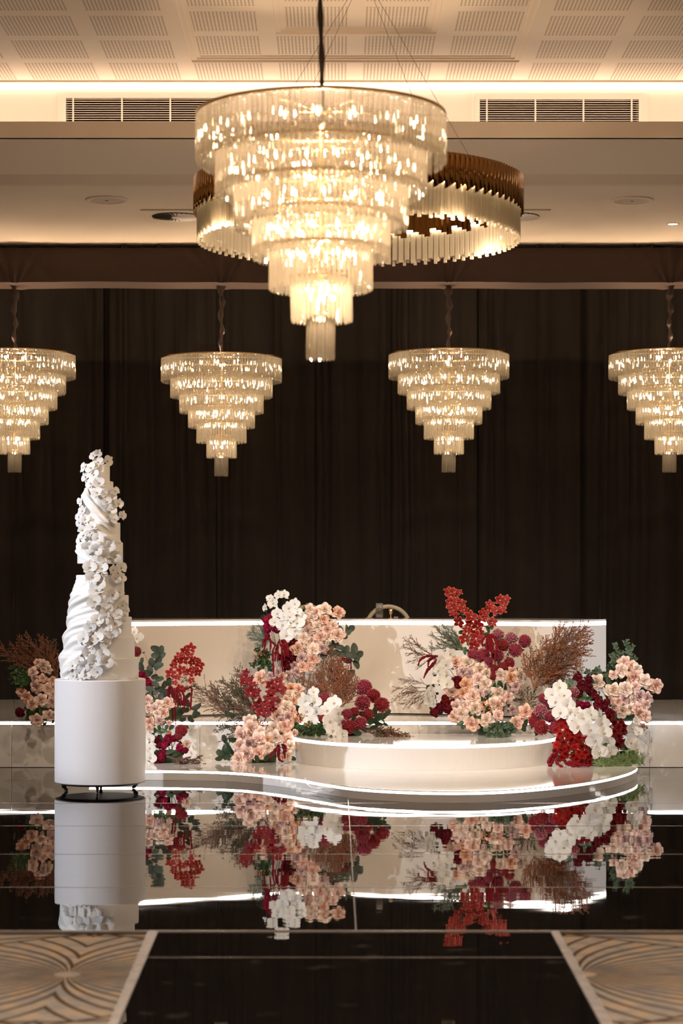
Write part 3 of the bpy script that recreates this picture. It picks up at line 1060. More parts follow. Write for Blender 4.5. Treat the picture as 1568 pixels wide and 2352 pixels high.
def chandelier(top, label, group=None, detail=False, sleeve=None, power=60, inner=40):
    t = thing('crystal_chandelier', label, 'chandelier', top, group)
    for i in range(7):
        if detail and i in (0, 4, 5, 6):
            for M in tier_pos(i):
                link('crystal', CH['c%d' % i], t, M=M)
        else:
            o = link('crystal_tier', CH['t%d' % i], t)
            o['kind'] = 'stuff'
        link('tier_ring', CH['r%d' % i], t)
    link('centre_rod', CH['rod'], t)
    for r, z, n_ in BULBS:
        for k in range(n_):
            a = 2 * PI * (k + 0.3) / n_ + r * 9
            link('bulb', CH['bulb'], t, (r * math.cos(a), r * math.sin(a), z))
    for z, pw in ((-0.04, power), (-0.26, inner), (-0.56, inner * 0.75), (-0.84, inner * 0.35)):
        light('chandelier_glow', 'POINT', (0, 0, z), pw, WARM, None, 0.02, parent=t)
    if sleeve:
        sleeve(t)
    return t


def cloth_sleeve(z1, seed, dx=0.0):
    def f(t):
        rr = random.Random(seed)
        pts, rad = [], []
        n_ = 26
        for k in range(n_ + 1):
            u = k / n_
            pts.append((dx * u + 0.008 * math.sin(u * 17 + seed), 0.006 * math.cos(u * 13 + seed), 0.03 + (z1 - 0.03) * u))
            rad.append((0.016 + 0.02 * u ** 3) * (1 + 0.35 * math.sin(u * 31 + seed * 2) + rr.uniform(-0.15, 0.2)))
        rad[0] = 0.008
        G().tube(smooth_line(pts, 2), [rad[min(i // 2, n_)] for i in range(2 * n_ + 1)], 10).obj('cable_sleeve', M_sleeve, t, True)
    return f


CHD = 20.12
CHL = ['over the stage beyond the table end nearest the cake', 'over the half of the white table nearest the cake', 'over the half of the white table farthest from the cake', 'over the stage beyond the table end farthest from the cake']
for i, (px, py) in enumerate(((34, 813), (508.5, 822), (1030.5, 813), (1537, 813))):
    p = pt(px, py, CHD)
    chandelier(p, 'crystal chandelier under the truss, ' + CHL[i], 'chandeliers under the truss',
               False, cloth_sleeve(TZ0 - p.z + 0.02, i + 1, ((HPX[i] - px)) * CHD / F), 125, 62)
p = pt(737, 262, 576 and F / (576 / 1.14))


def big_cable(t):
    z1 = tray_z(t.location.x, t.location.y) - t.location.z
    pts = [(0.004 * math.sin(k * 1.1), 0.004 * math.cos(k * 1.7), 0.03 + (z1 - 0.03) * k / 14) for k in range(15)]
    G().tube(smooth_line(pts, 3), [0.012 + 0.003 * math.sin(k * 1.3) for k in range(43)], 10).obj('cable_sleeve', M_cable, t, True)
    G().lathe([(0.001, z1 - 0.03), (0.05, z1 - 0.028), (0.06, z1 - 0.006), (0.06, z1)], 24).obj('ceiling_rose', M_gold2, t, True)


chandelier(p, 'large tiered crystal chandelier hung from the high ceiling on a dark covered cable', None, True, big_cable, 50, 170)

# ------------------------------------------------------------------ brass and glass ring chandelier
RD = 13.03
rc = pt(823, 415, RD)
rg = thing('ring_chandelier', 'wide brass ring chandelier with stepped clear glass rods', 'chandelier', rc)
NF, NR = 168, 252
RR = 1.0


def rod(w, dp, z0, z1, slant=0.0):
    v = [(dp, -w, z1), (dp, w, z1), (-dp, w, z1), (-dp, -w, z1), (dp, -w, z0), (dp, w, z0 + slant), (-dp, w, z0 + slant), (-dp, -w, z0)]
    f = [(0, 1, 2, 3), (7, 6, 5, 4), (0, 4, 5, 1), (1, 5, 6, 2), (2, 6, 7, 3), (3, 7, 4, 0)]
    return v, f


br, gl = [], []
w = PI * RR / NF
sec = [(-0.008, -w)] + [(0.011 * math.sqrt(max(0, 1 - q * q)) - 0.004, w * q) for q in (-0.97, -0.8, -0.5, 0, 0.5, 0.8, 0.97)] + [(-0.008, w)]
nn = len(sec)
for k in range(2):
    v = [(x, y, 0.0) for x, y in sec] + [(x, y, -0.212 + 0.022 * k + 0.011 * (y / w + 1)) for x, y in sec]
    f = [(q, q + 1, nn + q + 1, nn + q) for q in range(nn - 1)] + [(nn - 1, 0, nn, 2 * nn - 1), tuple(range(nn - 1, -1, -1)), tuple(range(nn, 2 * nn))]
    br.append(G().add(v, f).mesh('brass_flute', M_gold, True))
for k in range(3):
    v, f = rod(PI * RR / NR * 0.66, 0.008, (-0.350, -0.362, -0.380)[k], -0.17)
    gl.append(G().add(v, f).mesh('glass_rod', M_rod))
for k in range(NF):
    link('brass_flute', br[k % 2], rg, M=RZM(2 * PI * k / NF) @ Matrix.Translation((RR, 0, 0)))
for k in range(NR):
    link('glass_rod', gl[k % 3], rg, M=RZM(2 * PI * k / NR) @ Matrix.Translation((RR - 0.022, 0, 0)))
G().lathe([(RR - 0.055, -0.004), (RR - 0.005, -0.004), (RR - 0.005, -0.012), (RR - 0.055, -0.012), (RR - 0.055, -0.004)], 96).obj('top_ring', M_gold2, rg, True)
# inner brass lining with its own rods seen across the ring
g = G()
NI = 144
v, fcs = [], []
for k in range(NI):
    a0, a1 = 2 * PI * k / NI, 2 * PI * (k + 1) / NI
    am = (a0 + a1) / 2
    zb = -0.205 + 0.016 * (k % 4)
    o_ = len(v)
    for aa, rr_ in ((a0, RR - 0.052), (am, RR - 0.058), (a1, RR - 0.052)):
        v += [(rr_ * math.cos(aa), rr_ * math.sin(aa), -0.005), (rr_ * math.cos(aa), rr_ * math.sin(aa), zb)]
    fcs += [(o_, o_ + 1, o_ + 3, o_ + 2), (o_ + 2, o_ + 3, o_ + 5, o_ + 4)]
g.add(v, fcs)
g.obj('inner_lining', M_gold, rg)
g = G()
for k in range(NI):
    v, f = rod(0.014, 0.008, (-0.345, -0.36, -0.345, -0.37)[k % 4], -0.205 + 0.016 * (k % 4) + 0.03)
    g.add(v, f, 0, Matrix.Rotation(2 * PI * k / NI, 4, 'Z') @ Matrix.Translation((RR - 0.042, 0, 0)))
o = g.obj('inner_rods', M_rod, rg)
o['kind'] = 'stuff'
G().lathe([(RR - 0.034, -0.15), (RR - 0.026, -0.15), (RR - 0.026, -0.17), (RR - 0.034, -0.17), (RR - 0.034, -0.15)], 96).obj('light_ring', M_bulbr, rg)
apex = Vector((0.03, 0, ZC + 0.06 - rc.z))
for a in (-0.86, -2.28, 0.86, 2.28):
    q = Vector((0.97 * math.cos(a), 0.97 * math.sin(a), -0.004))
    G().tube([q, apex - Vector((0, 0, 0.02))], 0.0014, 5).obj('suspension_wire', M_sleeve, rg)
G().lathe([(0.001, apex.z - 0.035), (0.07, apex.z - 0.032), (0.075, apex.z)], 28).obj('ceiling_rose', M_gold2, rg, True)
for a in (0.5, 2.1, 3.7, 5.3):
    light('ring_glow', 'POINT', (0.93 * math.cos(a), 0.93 * math.sin(a), -0.42), 38, WARM, None, 0.06, parent=rg)

# ------------------------------------------------------------------ cake stand and cake
CD = HC * F / (1814 - H0)
CS = F / CD
cxw = (230 - X0) / CS
zc_ = lambda py: HC - (py - H0) / CS
st = thing('cake_stand', 'white drum cake stand on short black scroll feet on the mirror floor', 'cake stand', (cxw, CD, 0.0007))
zb_, zt_ = zc_(1795.6), zc_(1559)
DR = 104 / CS
G().lathe([(0.001, zb_ - 0.014), (DR - 0.045, zb_ - 0.014), (DR - 0.035, zb_ - 0.010), (DR - 0.035, zb_ - 0.001)], 96).obj('under_plate', M_plate, st)
G().lathe([(0.001, zb_), (DR - 0.006, zb_), (DR, zb_ + 0.006), (DR, zt_ - 0.006), (DR - 0.005, zt_), (0.001, zt_)], 224).obj('drum', M_stand, st)
for a in (D2(-88), D2(22), D2(202), D2(95)):
    pts, rad = [], []
    for k in range(13):
        u = k / 12
        pts.append((0.262 - 0.016 * math.cos(u * PI * 1.3) + 0.006, 0, 0.006 + u * (zb_ - 0.022)))
        rad.append(0.006 + 0.008 * u ** 2 + 0.004 * (1 - u) ** 3)
    g = G().tube(pts, rad, 8)
    g.tube([(0.248, 0, 0.005), (0.262, 0, 0.006), (0.274, 0, 0.010)], [0.006, 0.006, 0.004], 8)
    g.lathe([(0.001, -0.012), (0.009, -0.009), (0.013, 0.0), (0.009, 0.009), (0.001, 0.012)], 10, 0, (0.268, 0, zb_ - 0.028))
    link('foot', g.mesh('foot', M_black, True), st, M=Matrix.Rotation(a, 4, 'Z'))

ck = thing('wedding_cake', 'towering white tiered wedding cake with fondant swags and cascading orchids', 'cake', (cxw, CD, zt_ + 0.001))
ZB = zt_ + 0.001
TI = [(88, 1560, 1511), (79, 1511, 1463), (72, 1463, 1418), (65, 1418, 1368), (55, 1368, 1322), (52, 1296, 1247), (46, 1247, 1202), (39, 1202, 1140), (30, 1140, 1107.5), (22, 1107.5, 1068)]
ZK = lambda py: (1560 - py) / CS
TIERS = []
for r, yb_, yt_ in TI:
    rr, z0, z1 = r / CS, ZK(yb_), ZK(yt_)
    TIERS.append((rr, z0, z1))
    G().lathe([(0.001, z0), (rr - 0.002, z0), (rr, z0 + 0.002), (rr, z1 - 0.006), (rr - 0.002, z1 - 0.002), (rr - 0.006, z1), (0.001, z1)], 160).obj('cake_tier', M_cake, ck)
G().lathe([(0.05, ZK(1322)), (0.05, ZK(1296))], 24, caps=True).obj('pillar', mat('pillar_clear', (0.02, 0.02, 0.02), 0.3), ck)


def tier_r(z, pad=0.0):
    best = 0.1
    for rr, z0, z1 in TIERS:
        if z0 - pad <= z <= z1 + pad:
            best = max(best, rr) if best != 0.1 else rr
    if ZK(1322) < z < ZK(1296):
        best = 53 / CS
    return best


def env(z):
    """smooth envelope over the stepped tiers"""
    return max(tier_r(z + dz) for dz in (-0.03, -0.015, 0.0, 0.015))


def drape(zt, zb, path, name):
    """fondant swag: path(u, v) gives (theta, z); folds run along u"""
    nu, nv = 64, 110
    g = G()
    v, f = [], []
    for i in range(nu + 1):
        for j in range(nv + 1):
            u, w = i / nu, j / nv
            th, z, amp, ph = path(u, w)
            fold = amp * (0.5 + 0.5 * math.sin(ph)) + 0.35 * amp * math.sin(2.3 * ph + 1)
            edge = min(1, min(w, 1 - w) / 0.06)
            r = sum(env(z + k * 0.012) for k in (-2, -1, 0, 1, 2)) / 5
            r = max(r, tier_r(z)) + 0.004 * edge + fold * edge
            v.append((r * math.cos(th), r * math.sin(th), z))
    for i in range(nu):
        for j in range(nv):
            a = i * (nv + 1) + j
            f.append((a, a + 1, a + nv + 2, a + nv + 1))
    g.add(v, f)
    o = g.obj(name, M_cake, ck, True)
    md = o.modifiers.new('thickness', 'SOLIDIFY')
    md.thickness = 0.004
    md.offset = -1
    return o


def lower_swag(zr0, zr1, zl0, zl1, thr, thl, seed):
    # from the orchid cascade (right, high) sweeping to the lower left; zr: span at right end, zl: span at left end
    def path(u, w):
        e = u * u * (3 - 2 * u)
        za = zr0 + (zl0 - zr0) * u ** 1.2
        zb = zr1 + (zl1 - zr1) * u ** 0.8
        th = thr + (thl - thr) * u
        return th, za + (zb - za) * w, 0.022 * (0.3 + 0.7 * math.sin(PI * min(1, u * 0.8 + 0.15))), seed + w * 3.0 * PI + 2.2 * u
    return path


THR = [(1334, -112), (1350, -104), (1385, -88), (1415, -84), (1440, -90), (1465, -101), (1500, -112), (1530, -124), (1559.5, -138)]


def lower_path(u, w):
    yp = 1334 + 225.5 * w
    for (y0, t0), (y1, t1) in zip(THR, THR[1:]):
        if y0 <= yp <= y1:
            tr_ = t0 + (t1 - t0) * (yp - y0) / (y1 - y0)
    th = tr_ + (-192 - tr_) * u
    ang = (-84 - th) / 108.0                       # sweep round the cake, 0 right .. 1 left edge
    ln = yp - 62 * ang ** 1.5 + 5 * math.sin(3.1 * ang + yp * 0.03)
    ph = 2 * PI * (ln - 1338) / 40.0 + 0.7 * math.sin(ln * 0.045)
    return D2(th), ZK(yp), 0.026 * (0.35 + 0.65 * math.sin(PI * min(1, 0.2 + ang * 0.75))) * (0.7 + 0.3 * math.sin(ln * 0.07 + 1)), ph


drape(0, 0, lower_path, 'fondant_swag')


def upper_path(u, w):
    e = u * u * (3 - 2 * u)
    za = ZK(1118) + (ZK(1205) - ZK(1118)) * e
    zb = ZK(1200) + (ZK(1252) - ZK(1200)) * e
    th = D2(-170) + D2(150) * u
    return th, za + (zb - za) * w, 0.020 * math.sin(PI * min(1, u + 0.15)) + 0.002, 0.5 + w * 2.6 * PI - 2.0 * u


drape(0, 0, upper_path, 'fondant_swag')


def upper_path2(u, w):
    e = u * u * (3 - 2 * u)
    za = ZK(1225) + (ZK(1285) - ZK(1225)) * e
    zb = ZK(1268) + (ZK(1296.5) - ZK(1268)) * e
    th = D2(-190) + D2(110) * u
    return th, za + (zb - za) * w, 0.012, 0.4 + w * 2.6 * PI


drape(0, 0, upper_path2, 'fondant_swag')


# ------------------------------------------------------------------ flower prototypes
def petal(L, W, ph0, ph1, cup=0.25, point=0.0, nu=4, nv=5, r0=0.02, z0=0.0, wav=0.0, base=0.35, ruff=0.0, seed=0):
    """petal growing from the axis; ph = angle from the +z axis (base..tip)"""
    rr = random.Random(seed)
    v, f, at = [], [], []
    r, z = r0, z0
    for j in range(nv + 1):
        t = j / nv
        ph = ph0 + (ph1 - ph0) * t ** 1.3
        if j:
            r += math.sin(ph) * L / nv
            z += math.cos(ph) * L / nv
        rnd = math.sin(PI * min(1.0, base * 0.5 + t * (1 - base * 0.5) * 0.94)) ** 0.55
        w = W * (rnd * (1 - point) + point * (1 - t) ** 0.7 * min(1, base + 2.2 * t) * 1.25)
        for i in range(nu + 1):
            u = -1 + 2 * i / nu
            c = cup * u * u * w + (wav * math.sin(u * 5 + t * 4) + ruff * rr.uniform(-1, 1)) * t
            v.append((r - math.cos(ph) * c, u * w, z + math.sin(ph) * c))
            at.append(max(abs(u), t) if j else abs(u) * 0.7)
    for j in range(nv):
        for i in range(nu):
            a = j * (nu + 1) + i
            f.append((a, a + 1, a + nu + 2, a + nu + 1))
    return v, f, at


# roses: a core of tight petals and a skirt of reflexed pointed petals
ROSE = []
for var in range(3):
    rr = random.Random(90 + var)
    core = G()
    for n_, r0, L_, W_, p0, p1, cp, z0 in ((3, 0.015, 0.20, 0.085, 0.0, 0.45, 0.9, 0.0), (4, 0.05, 0.235, 0.125, 0.0, 0.75, 0.65, -0.02), (5, 0.085, 0.27, 0.165, 0.1, 1.15, 0.45, -0.05), (5, 0.115, 0.29, 0.19, 0.3, 1.45, 0.35, -0.08)):
        a0 = rr.uniform(0, 6.3)
        for k in range(n_):
            v, f, at = petal(L_ * rr.uniform(0.9, 1.1), W_, p0 + rr.uniform(-.08, .08), p1 + rr.uniform(-.2, .2), cp, 0.12, 4, 5, r0, z0 + rr.uniform(-.015, .015), 0.006, seed=k)
            core.add(v, f, 0, RZM(a0 + 2 * PI * k / n_ + rr.uniform(-.2, .2)), at)
    core.lathe([(0.001, 0.175), (0.022, 0.155), (0.042, 0.08), (0.06, -0.05), (0.10, -0.13), (0.001, -0.17)], 8)
    outs = []
    for k in range(11):
        a = (k * 2 * PI / 5 if k < 5 else k * 2 * PI / 6 + 0.35) + rr.uniform(-0.18, 0.18)
        tier = 0 if k < 5 else 1
        outs.append((tier, RZM(a) @ Matrix.Rotation(rr.uniform(-0.12, 0.12), 4, 'X') @ Matrix.Scale(rr.uniform(0.88, 1.15), 4)))
    ROSE.append((core, outs))
pg = [petal(0.39, 0.235, 0.55, 1.80, 0.28, 0.62, 4, 6, 0.11, -0.09, 0.012, seed=3), petal(0.45, 0.25, 0.95, 2.20, 0.20, 0.80, 4, 6, 0.12, -0.13, 0.014, seed=4)]
ROSE_M = {}
for mi, m in enumerate(ROSES):
    for var in range(3):
        ROSE_M[(mi, var)] = ROSE[var][0].mesh('rose', m, True)
    ROSE_M[(mi, 'p')] = [G().add(v, f).mesh('petal', m, True) for v, f, at in pg]


def orchid_set(m, mlip, prefix, W=(0.29, 0.17, 0.16), L=(0.44, 0.46, 0.44), pt_=0.05, edge=None):
    v, f, at = petal(L[0], W[0], 1.15, 1.62, 0.08, pt_, 6, 6, 0.02, 0.02, 0.010, base=0.30)
    pet = G().add(v, f, 0, None, at).mesh('petal', m, True, edge)
    v, f, at = petal(L[1], W[1], 1.25, 1.66, 0.10, pt_ + 0.12, 4, 6, 0.02, -0.005, 0.006, base=0.35)
    sep = G().add(v, f, 0, None, at).mesh('sepal', m, True, edge)
    g = G()
    for a, L_, w_ in ((-PI / 2, 0.13, 0.05), (-PI / 2 - 0.9, 0.09, 0.04), (-PI / 2 + 0.9, 0.09, 0.04)):
        v, f, at = petal(L_, w_, 0.4, 1.5, 0.5, 0.3, 2, 3, 0.01, 0.03)
        g.add(v, f, 0, RZM(a))
    g.lathe([(0.001, 0.10), (0.028, 0.085), (0.034, 0.04), (0.02, 0.0)], 8, 1)
    lip = g.mesh('orchid', mlip, True)
    return pet, sep, lip


ORC = {'w': orchid_set(M_orchid, [M_lip, M_orchid], 'o'),
       'c': orchid_set(M_orchidc, [mat('cake_orchid_lip', (0.34, 0.27, 0.13), 0.5), M_orchidc], 'o'),
       'r': orchid_set(M_cymb, [mat('cymb_lip', (0.75, 0.42, 0.32), 0.5), M_cymb], 'o', (0.165, 0.165, 0.155), (0.46, 0.47, 0.45), 0.16, 'edge'),
       'd': orchid_set(M_cymd, [mat('cymb_lip_dark', (0.62, 0.30, 0.24), 0.5), M_cymd], 'o', (0.175, 0.175, 0.165), (0.46, 0.47, 0.45), 0.16, 'edge')}
OANG = [('p', 0.10), ('p', PI - 0.10), ('s', PI / 2), ('s', -PI / 2 + 0.72), ('s', -PI / 2 - 0.72)]
OANGR = [('p', 0.30), ('p', PI - 0.30), ('s', PI / 2), ('s', -PI / 2 + 0.80), ('s', -PI / 2 - 0.80)]


def ball(m, n=150, L=0.13, W=0.026, core=0.39, seed=0, curl=0.9):
    rr = random.Random(seed)
    g = G()
    v, f = [], []
    g.lathe([(0.001, -core), (core * 0.7, -core * 0.7), (core, 0), (core * 0.7, core * 0.7), (0.001, core)], 10)
    for k in range(n):
        z = 1 - 2 * (k + 0.5) / n
        a = k * 2.39996
        r = math.sqrt(1 - z * z)
        d = Vector((r * math.cos(a), r * math.sin(a), z))
        s = d.cross(Vector((rr.uniform(-1, 1), rr.uniform(-1, 1), rr.uniform(-1, 1)))).normalized()
        up = d.cross(s)
        b = d * (core - 0.03)
        l = L * rr.uniform(0.8, 1.15)
        p1 = b + d * l * 0.6 + up * 0.01
        p2 = b + d * l + up * l * 0.25 * curl
        p3 = b + d * l * 0.86 + up * l * 0.55 * curl
        g.add([b - s * W * 0.6, b + s * W * 0.6, p1 + s * W, p1 - s * W, p2 + s * W * 0.8, p2 - s * W * 0.8, p3], [(0, 1, 2, 3), (3, 2, 4, 5), (5, 4, 6)], 0, None, [0, 0, 0.55, 0.55, 1, 1, 1])
    return g.mesh('chrysanthemum', m, False, 'edge')


BALL = {'m': [ball(M_ball, 340, seed=1), ball(M_ball, 300, seed=2)], 'r': [ball(M_ballr, 340, seed=3), ball(M_ballr, 300, seed=5)], 'p': [ball(M_ballp, 260, W=0.03, seed=4)]}


def carnation(m, seed):
    rr = random.Random(seed)
    g = G()
    for k in range(46):
        q = (k + 0.5) / 46
        ph = 0.15 + 1.75 * q
        v, f, at = petal(0.34 + 0.08 * q, 0.16, ph * 0.75, ph, -0.2, 0, 4, 3, 0.02, -0.12, 0.0, 0.2, 0.07, seed * 50 + k)
        g.add(v, f, 0, RZM(k * 2.4 + rr.uniform(-.2, .2)))
    g.lathe([(0.001, -0.25), (0.25, -0.15), (0.30, 0.0), (0.15, 0.16), (0.001, 0.2)], 10)
    return g.mesh('carnation', m, False)


CARN = {'b': [carnation(M_burg, 1), carnation(M_burg, 2)], 'm': [carnation(M_mag, 3), carnation(M_mag, 4)], 'r': [carnation(M_dkred, 5)]}


def daisy(m, seed):
    rr = random.Random(seed)
    g = G()
    for ring, (n, L, p0, p1) in enumerate(((13, 0.46, 0.95, 1.55), (11, 0.38, 0.6, 1.15), (8, 0.26, 0.2, 0.7))):
        for k in range(n):
            v, f, at = petal(L * rr.uniform(0.85, 1.1), 0.075, p0, p1 + rr.uniform(-.2, .2), 0.5, 0.25, 2, 3, 0.02, 0.02 * ring, 0.0, 0.4, 0.0, k)
            g.add(v, f, 0, RZM(2 * PI * (k + 0.5 * ring) / n + rr.uniform(-.1, .1)))
    g.lathe([(0.001, 0.14), (0.06, 0.10), (0.08, 0.03), (0.03, -0.05)], 8)
    return g.mesh('spray_mum', m, False)


DAISY = {'s': [daisy(M_redmum, 1), daisy(M_redmum, 2)], 'k': [daisy(M_dkred, 3), daisy(M_dkred, 4)]}


def leaf_mesh(m, name, W, point):
    v, f, at = petal(1.0, W, 1.3, 1.75, 0.16, point, 4, 6, 0.0, 0.0, 0.02, base=0.25)
    g = G().add(v, f)
    return g.mesh(name, m, True)


LEAF = {'e': leaf_mesh(M_euc, 'eucalyptus_leaf', 0.36, 0.15), 'g': leaf_mesh(M_leaf, 'green_leaf', 0.28, 0.4), 'd': leaf_mesh(M_leafd, 'dark_leaf', 0.30, 0.35)}


def frame(pos, face, roll=0.0, scale=1.0):
    z = Vector(face).normalized()
    up = Vector((0, 0, 1))
    x = up.cross(z)
    if x.length < 1e-3:
        x = Vector((1, 0, 0))
    x.normalize()
    y = z.cross(x)
    m = Matrix((x, y, z)).transposed().to_4x4()
    return Matrix.Translation(pos) @ m @ RZM(roll) @ Matrix.Scale(scale, 4)


def add_rose(par, pos, face, dia, mi, rr):
    var = rr.randrange(3)
    s = dia * 1.13
    o = link('rose', ROSE_M[(mi, var)], par, M=frame(pos, face, rr.uniform(0, 6.3), s))
    for tier, M in ROSE[var][1]:
        link('petal', ROSE_M[(mi, 'p')][tier], o, M=M)
    return o


def add_orchid(par, pos, face, dia, kind, rr, roll=None):
    pet, sep, lip = ORC[kind]
    o = link('orchid' if kind in 'wc' else 'cymbidium', lip, par, M=frame(pos, face, rr.uniform(-0.45, 0.45) if roll is None else roll, dia * (1.12 if kind in 'wc' else 1.16)))
    for k, a in (OANG if kind in 'wc' else OANGR):
        M = RZM(a + rr.uniform(-0.06, 0.06)) @ Matrix.Rotation(rr.uniform(-0.12, 0.12), 4, 'Y')
        if k == 's':
            M = Matrix.Translation((0, 0, -0.015)) @ M
        link('petal' if k == 'p' else 'sepal', pet if k == 'p' else sep, o, M=M)
    return o


# orchids on the cake
rr = random.Random(5)
CO = [((160, 1030, 8.4), [(470, 160, 170), (570, 110, 150), (560, 290, 230), (740, 250, 210), (270, 380, 200), (430, 400, 220), (310, 560, 210), (500, 530, 240), (440, 700, 210), (600, 690, 230), (565, 880, 220),
                          (710, 900, 150), (900, 850, 190), (750, 1050, 200), (850, 960, 180), (960, 1080, 190), (850, 1200, 190), (890, 1390, 200), (1010, 1300, 180), (830, 1330, 150), (230, 1050, 170), (280, 1220, 190),
                          (180, 1330, 180), (350, 1390, 170), (220, 1450, 180), (300, 1600, 200), (490, 1530, 200), (430, 1640, 180), (310, 1700, 190), (400, 1930, 240), (600, 1750, 220), (590, 1970, 230), (820, 1900, 230),
                          (700, 2100, 260), (920, 2090, 220)]),
      ((120, 1290, 7.466), [(700, 110, 240), (900, 130, 230), (1080, 150, 170), (1200, 110, 210), (750, 280, 260), (860, 370, 240), (940, 230, 130), (1130, 290, 190), (1220, 280, 170), (800, 500, 250), (1080, 570, 220),
                            (1200, 530, 160), (780, 690, 250), (1010, 700, 230), (1240, 750, 170), (985, 840, 250), (1170, 910, 190), (1290, 850, 140), (840, 1000, 220), (1120, 1060, 250), (960, 1000, 170), (1250, 1020, 150),
                            (720, 1120, 220), (970, 1190, 270), (1090, 1240, 200), (620, 1310, 240), (850, 1310, 220), (980, 1400, 200), (1160, 1180, 150), (740, 1400, 170), (700, 1530, 220), (940, 1560, 220), (820, 1670, 260),
                            (1010, 1700, 230), (550, 1690, 180), (430, 1770, 200), (640, 1770, 190), (850, 1860, 220), (560, 1880, 200), (440, 1940, 170), (670, 1930, 170), (530, 2000, 150)])]
for (ox, oy, s), L in CO:
    for zx, zy, dz in L:
        px, py = ox + zx / s, oy + zy / s
        dx, z = (px - 230) / CS, ZK(py)
        r = env(z) + 0.028
        if py < 1068:
            r = 0.06
        q = max(-1, min(1, dx / r))
        y = -math.sqrt(max(0, r * r - min(dx * dx, r * r))) - rr.uniform(0, 0.012)
        face = (q * 0.75 + rr.uniform(-.25, .25), -1.0 + 0.25 * abs(q), 0.12 + rr.uniform(-.3, .3))
        add_orchid(ck, (dx, y, z), face, dz / s / CS * 1.06, 'c', rr, rr.uniform(-1.0, 1.0))


# ------------------------------------------------------------------ greenery builders (world space, joined sprigs)
def sprig_mesh(base, tip, n, leaf, w, point, rr, twigs=0, spread=0.5):
    """stem with pairs of small leaves"""
    g = G()
    base, tip = Vector(base), Vector(tip)
    ax = tip - base
    L = ax.length
    side = ax.cross(Vector((0, 1, 0))).normalized()
    out = Vector((0, -1, 0))
    pts = [base + ax * t + side * 0.08 * L * math.sin(PI * t) * rr.choice((-1, 1)) * 0.6 for t in (0, .25, .5, .75, 1)]
    pts = smooth_line(pts, 3)
    g.tube(pts, [0.0025 * (1 - 0.6 * i / len(pts)) for i in range(len(pts))], 4)

    def leaves(P, m):
        for k in range(m):
            t = (k + 0.6) / m
            i = min(int(t * (len(P) - 1)), len(P) - 2)
            p = P[i].lerp(P[i + 1], t * (len(P) - 1) - i)
            d = (P[i + 1] - P[i]).normalized()
            for s in (-1, 1):
                f = (d * 0.75 + side * s * rr.uniform(0.5, 1.0) + out * rr.uniform(-0.5, 0.8)).normalized()
                nrm = (out + side * rr.uniform(-.6, .6) + Vector((0, 0, rr.uniform(-.3, .8)))).normalized()
                wv = f.cross(nrm).normalized() * leaf * w
                l = leaf * rr.uniform(0.75, 1.2)
                nn = nrm * l * 0.12
                g.add([p, p + f * l * 0.45 + wv + nn, p + f * l, p + f * l * 0.45 - wv + nn, p + f * l * 0.5 - nn * 0.3], [(0, 1, 4), (1, 2, 4), (2, 3, 4), (3, 0, 4)])
    leaves(pts, n)
    for k in range(twigs):
        t = 0.15 + 0.75 * (k + rr.random()) / twigs
        p = base + ax * t
        q = p + (ax.normalized() * 0.7 + side * rr.uniform(-1, 1) + out * rr.uniform(-0.5, 0.9)).normalized() * L * spread * rr.uniform(0.5, 1) * (1 - 0.4 * t)
        P = [p, p.lerp(q, 0.5) + Vector((0, 0, 0.01)), q]
        g.tube(P, 0.0015, 3)
        leaves(P, max(3, int(n * spread)))
    return g


def plume_mesh(base, tip, rr, dens=1.0, droop=0.0, bit=0.018):
    """feathery dried plume: stem, side twigs, tiny buds"""
    g = G()
    base, tip = Vector(base), Vector(tip)
    ax = tip - base
    L = ax.length
    side = ax.cross(Vector((0, 1, 0))).normalized()
    out = Vector((0, -1, 0))
    bow = rr.uniform(-0.08, 0.08)
    pts = smooth_line([base + ax * t + side * L * bow * math.sin(PI * t) + Vector((0, 0, -droop * L * t * t)) for t in (0, .25, .5, .75, 1)], 4)
    g.tube(pts, [0.0030 * (1 - 0.8 * i / len(pts)) + 0.0006 for i in range(len(pts))], 4)
    n = int(L / 0.016 * dens)
    for k in range(n):
        t = 0.22 + 0.78 * (k + rr.random()) / n
        i = min(int(t * (len(pts) - 1)), len(pts) - 2)
        p = pts[i].lerp(pts[i + 1], min(1, t * (len(pts) - 1) - i))
        d = (pts[i + 1] - pts[i]).normalized()
        tl = L * (0.30 * math.sin(PI * min(1, t * 0.86 + 0.06)) + 0.03) * rr.uniform(0.5, 1.1)
        dr = (d * rr.uniform(1.0, 1.6) + side * rr.uniform(-1, 1) + out * rr.uniform(-0.7, 0.7)).normalized()
        q = p + dr * tl + Vector((0, 0, -0.1 * tl))
        g.tube([p, q], [0.0012, 0.0005], 3, caps=False)
        m = max(3, int(tl / 0.009))
        for b in range(m):
            u = (b + 0.7) / m
            c = p.lerp(q, u)
            bd_ = (dr + side * rr.uniform(-.9, .9) + out * rr.uniform(-.9, .9)).normalized()
            l = bit * rr.uniform(0.6, 1.2)
            w = bd_.cross(Vector((rr.uniform(-1, 1), rr.uniform(-1, 1), rr.uniform(-1, 1)))).normalized() * l * 0.26
            w2 = bd_.cross(w)
            g.add([c, c + bd_ * l * 0.5 + w, c + bd_ * l * 0.5 - w * 0.5 + w2 * 0.9, c + bd_ * l * 0.5 - w * 0.5 - w2 * 0.9, c + bd_ * l], [(0, 1, 2), (0, 2, 3), (0, 3, 1), (4, 2, 1), (4, 3, 2), (4, 1, 3)])
    return g


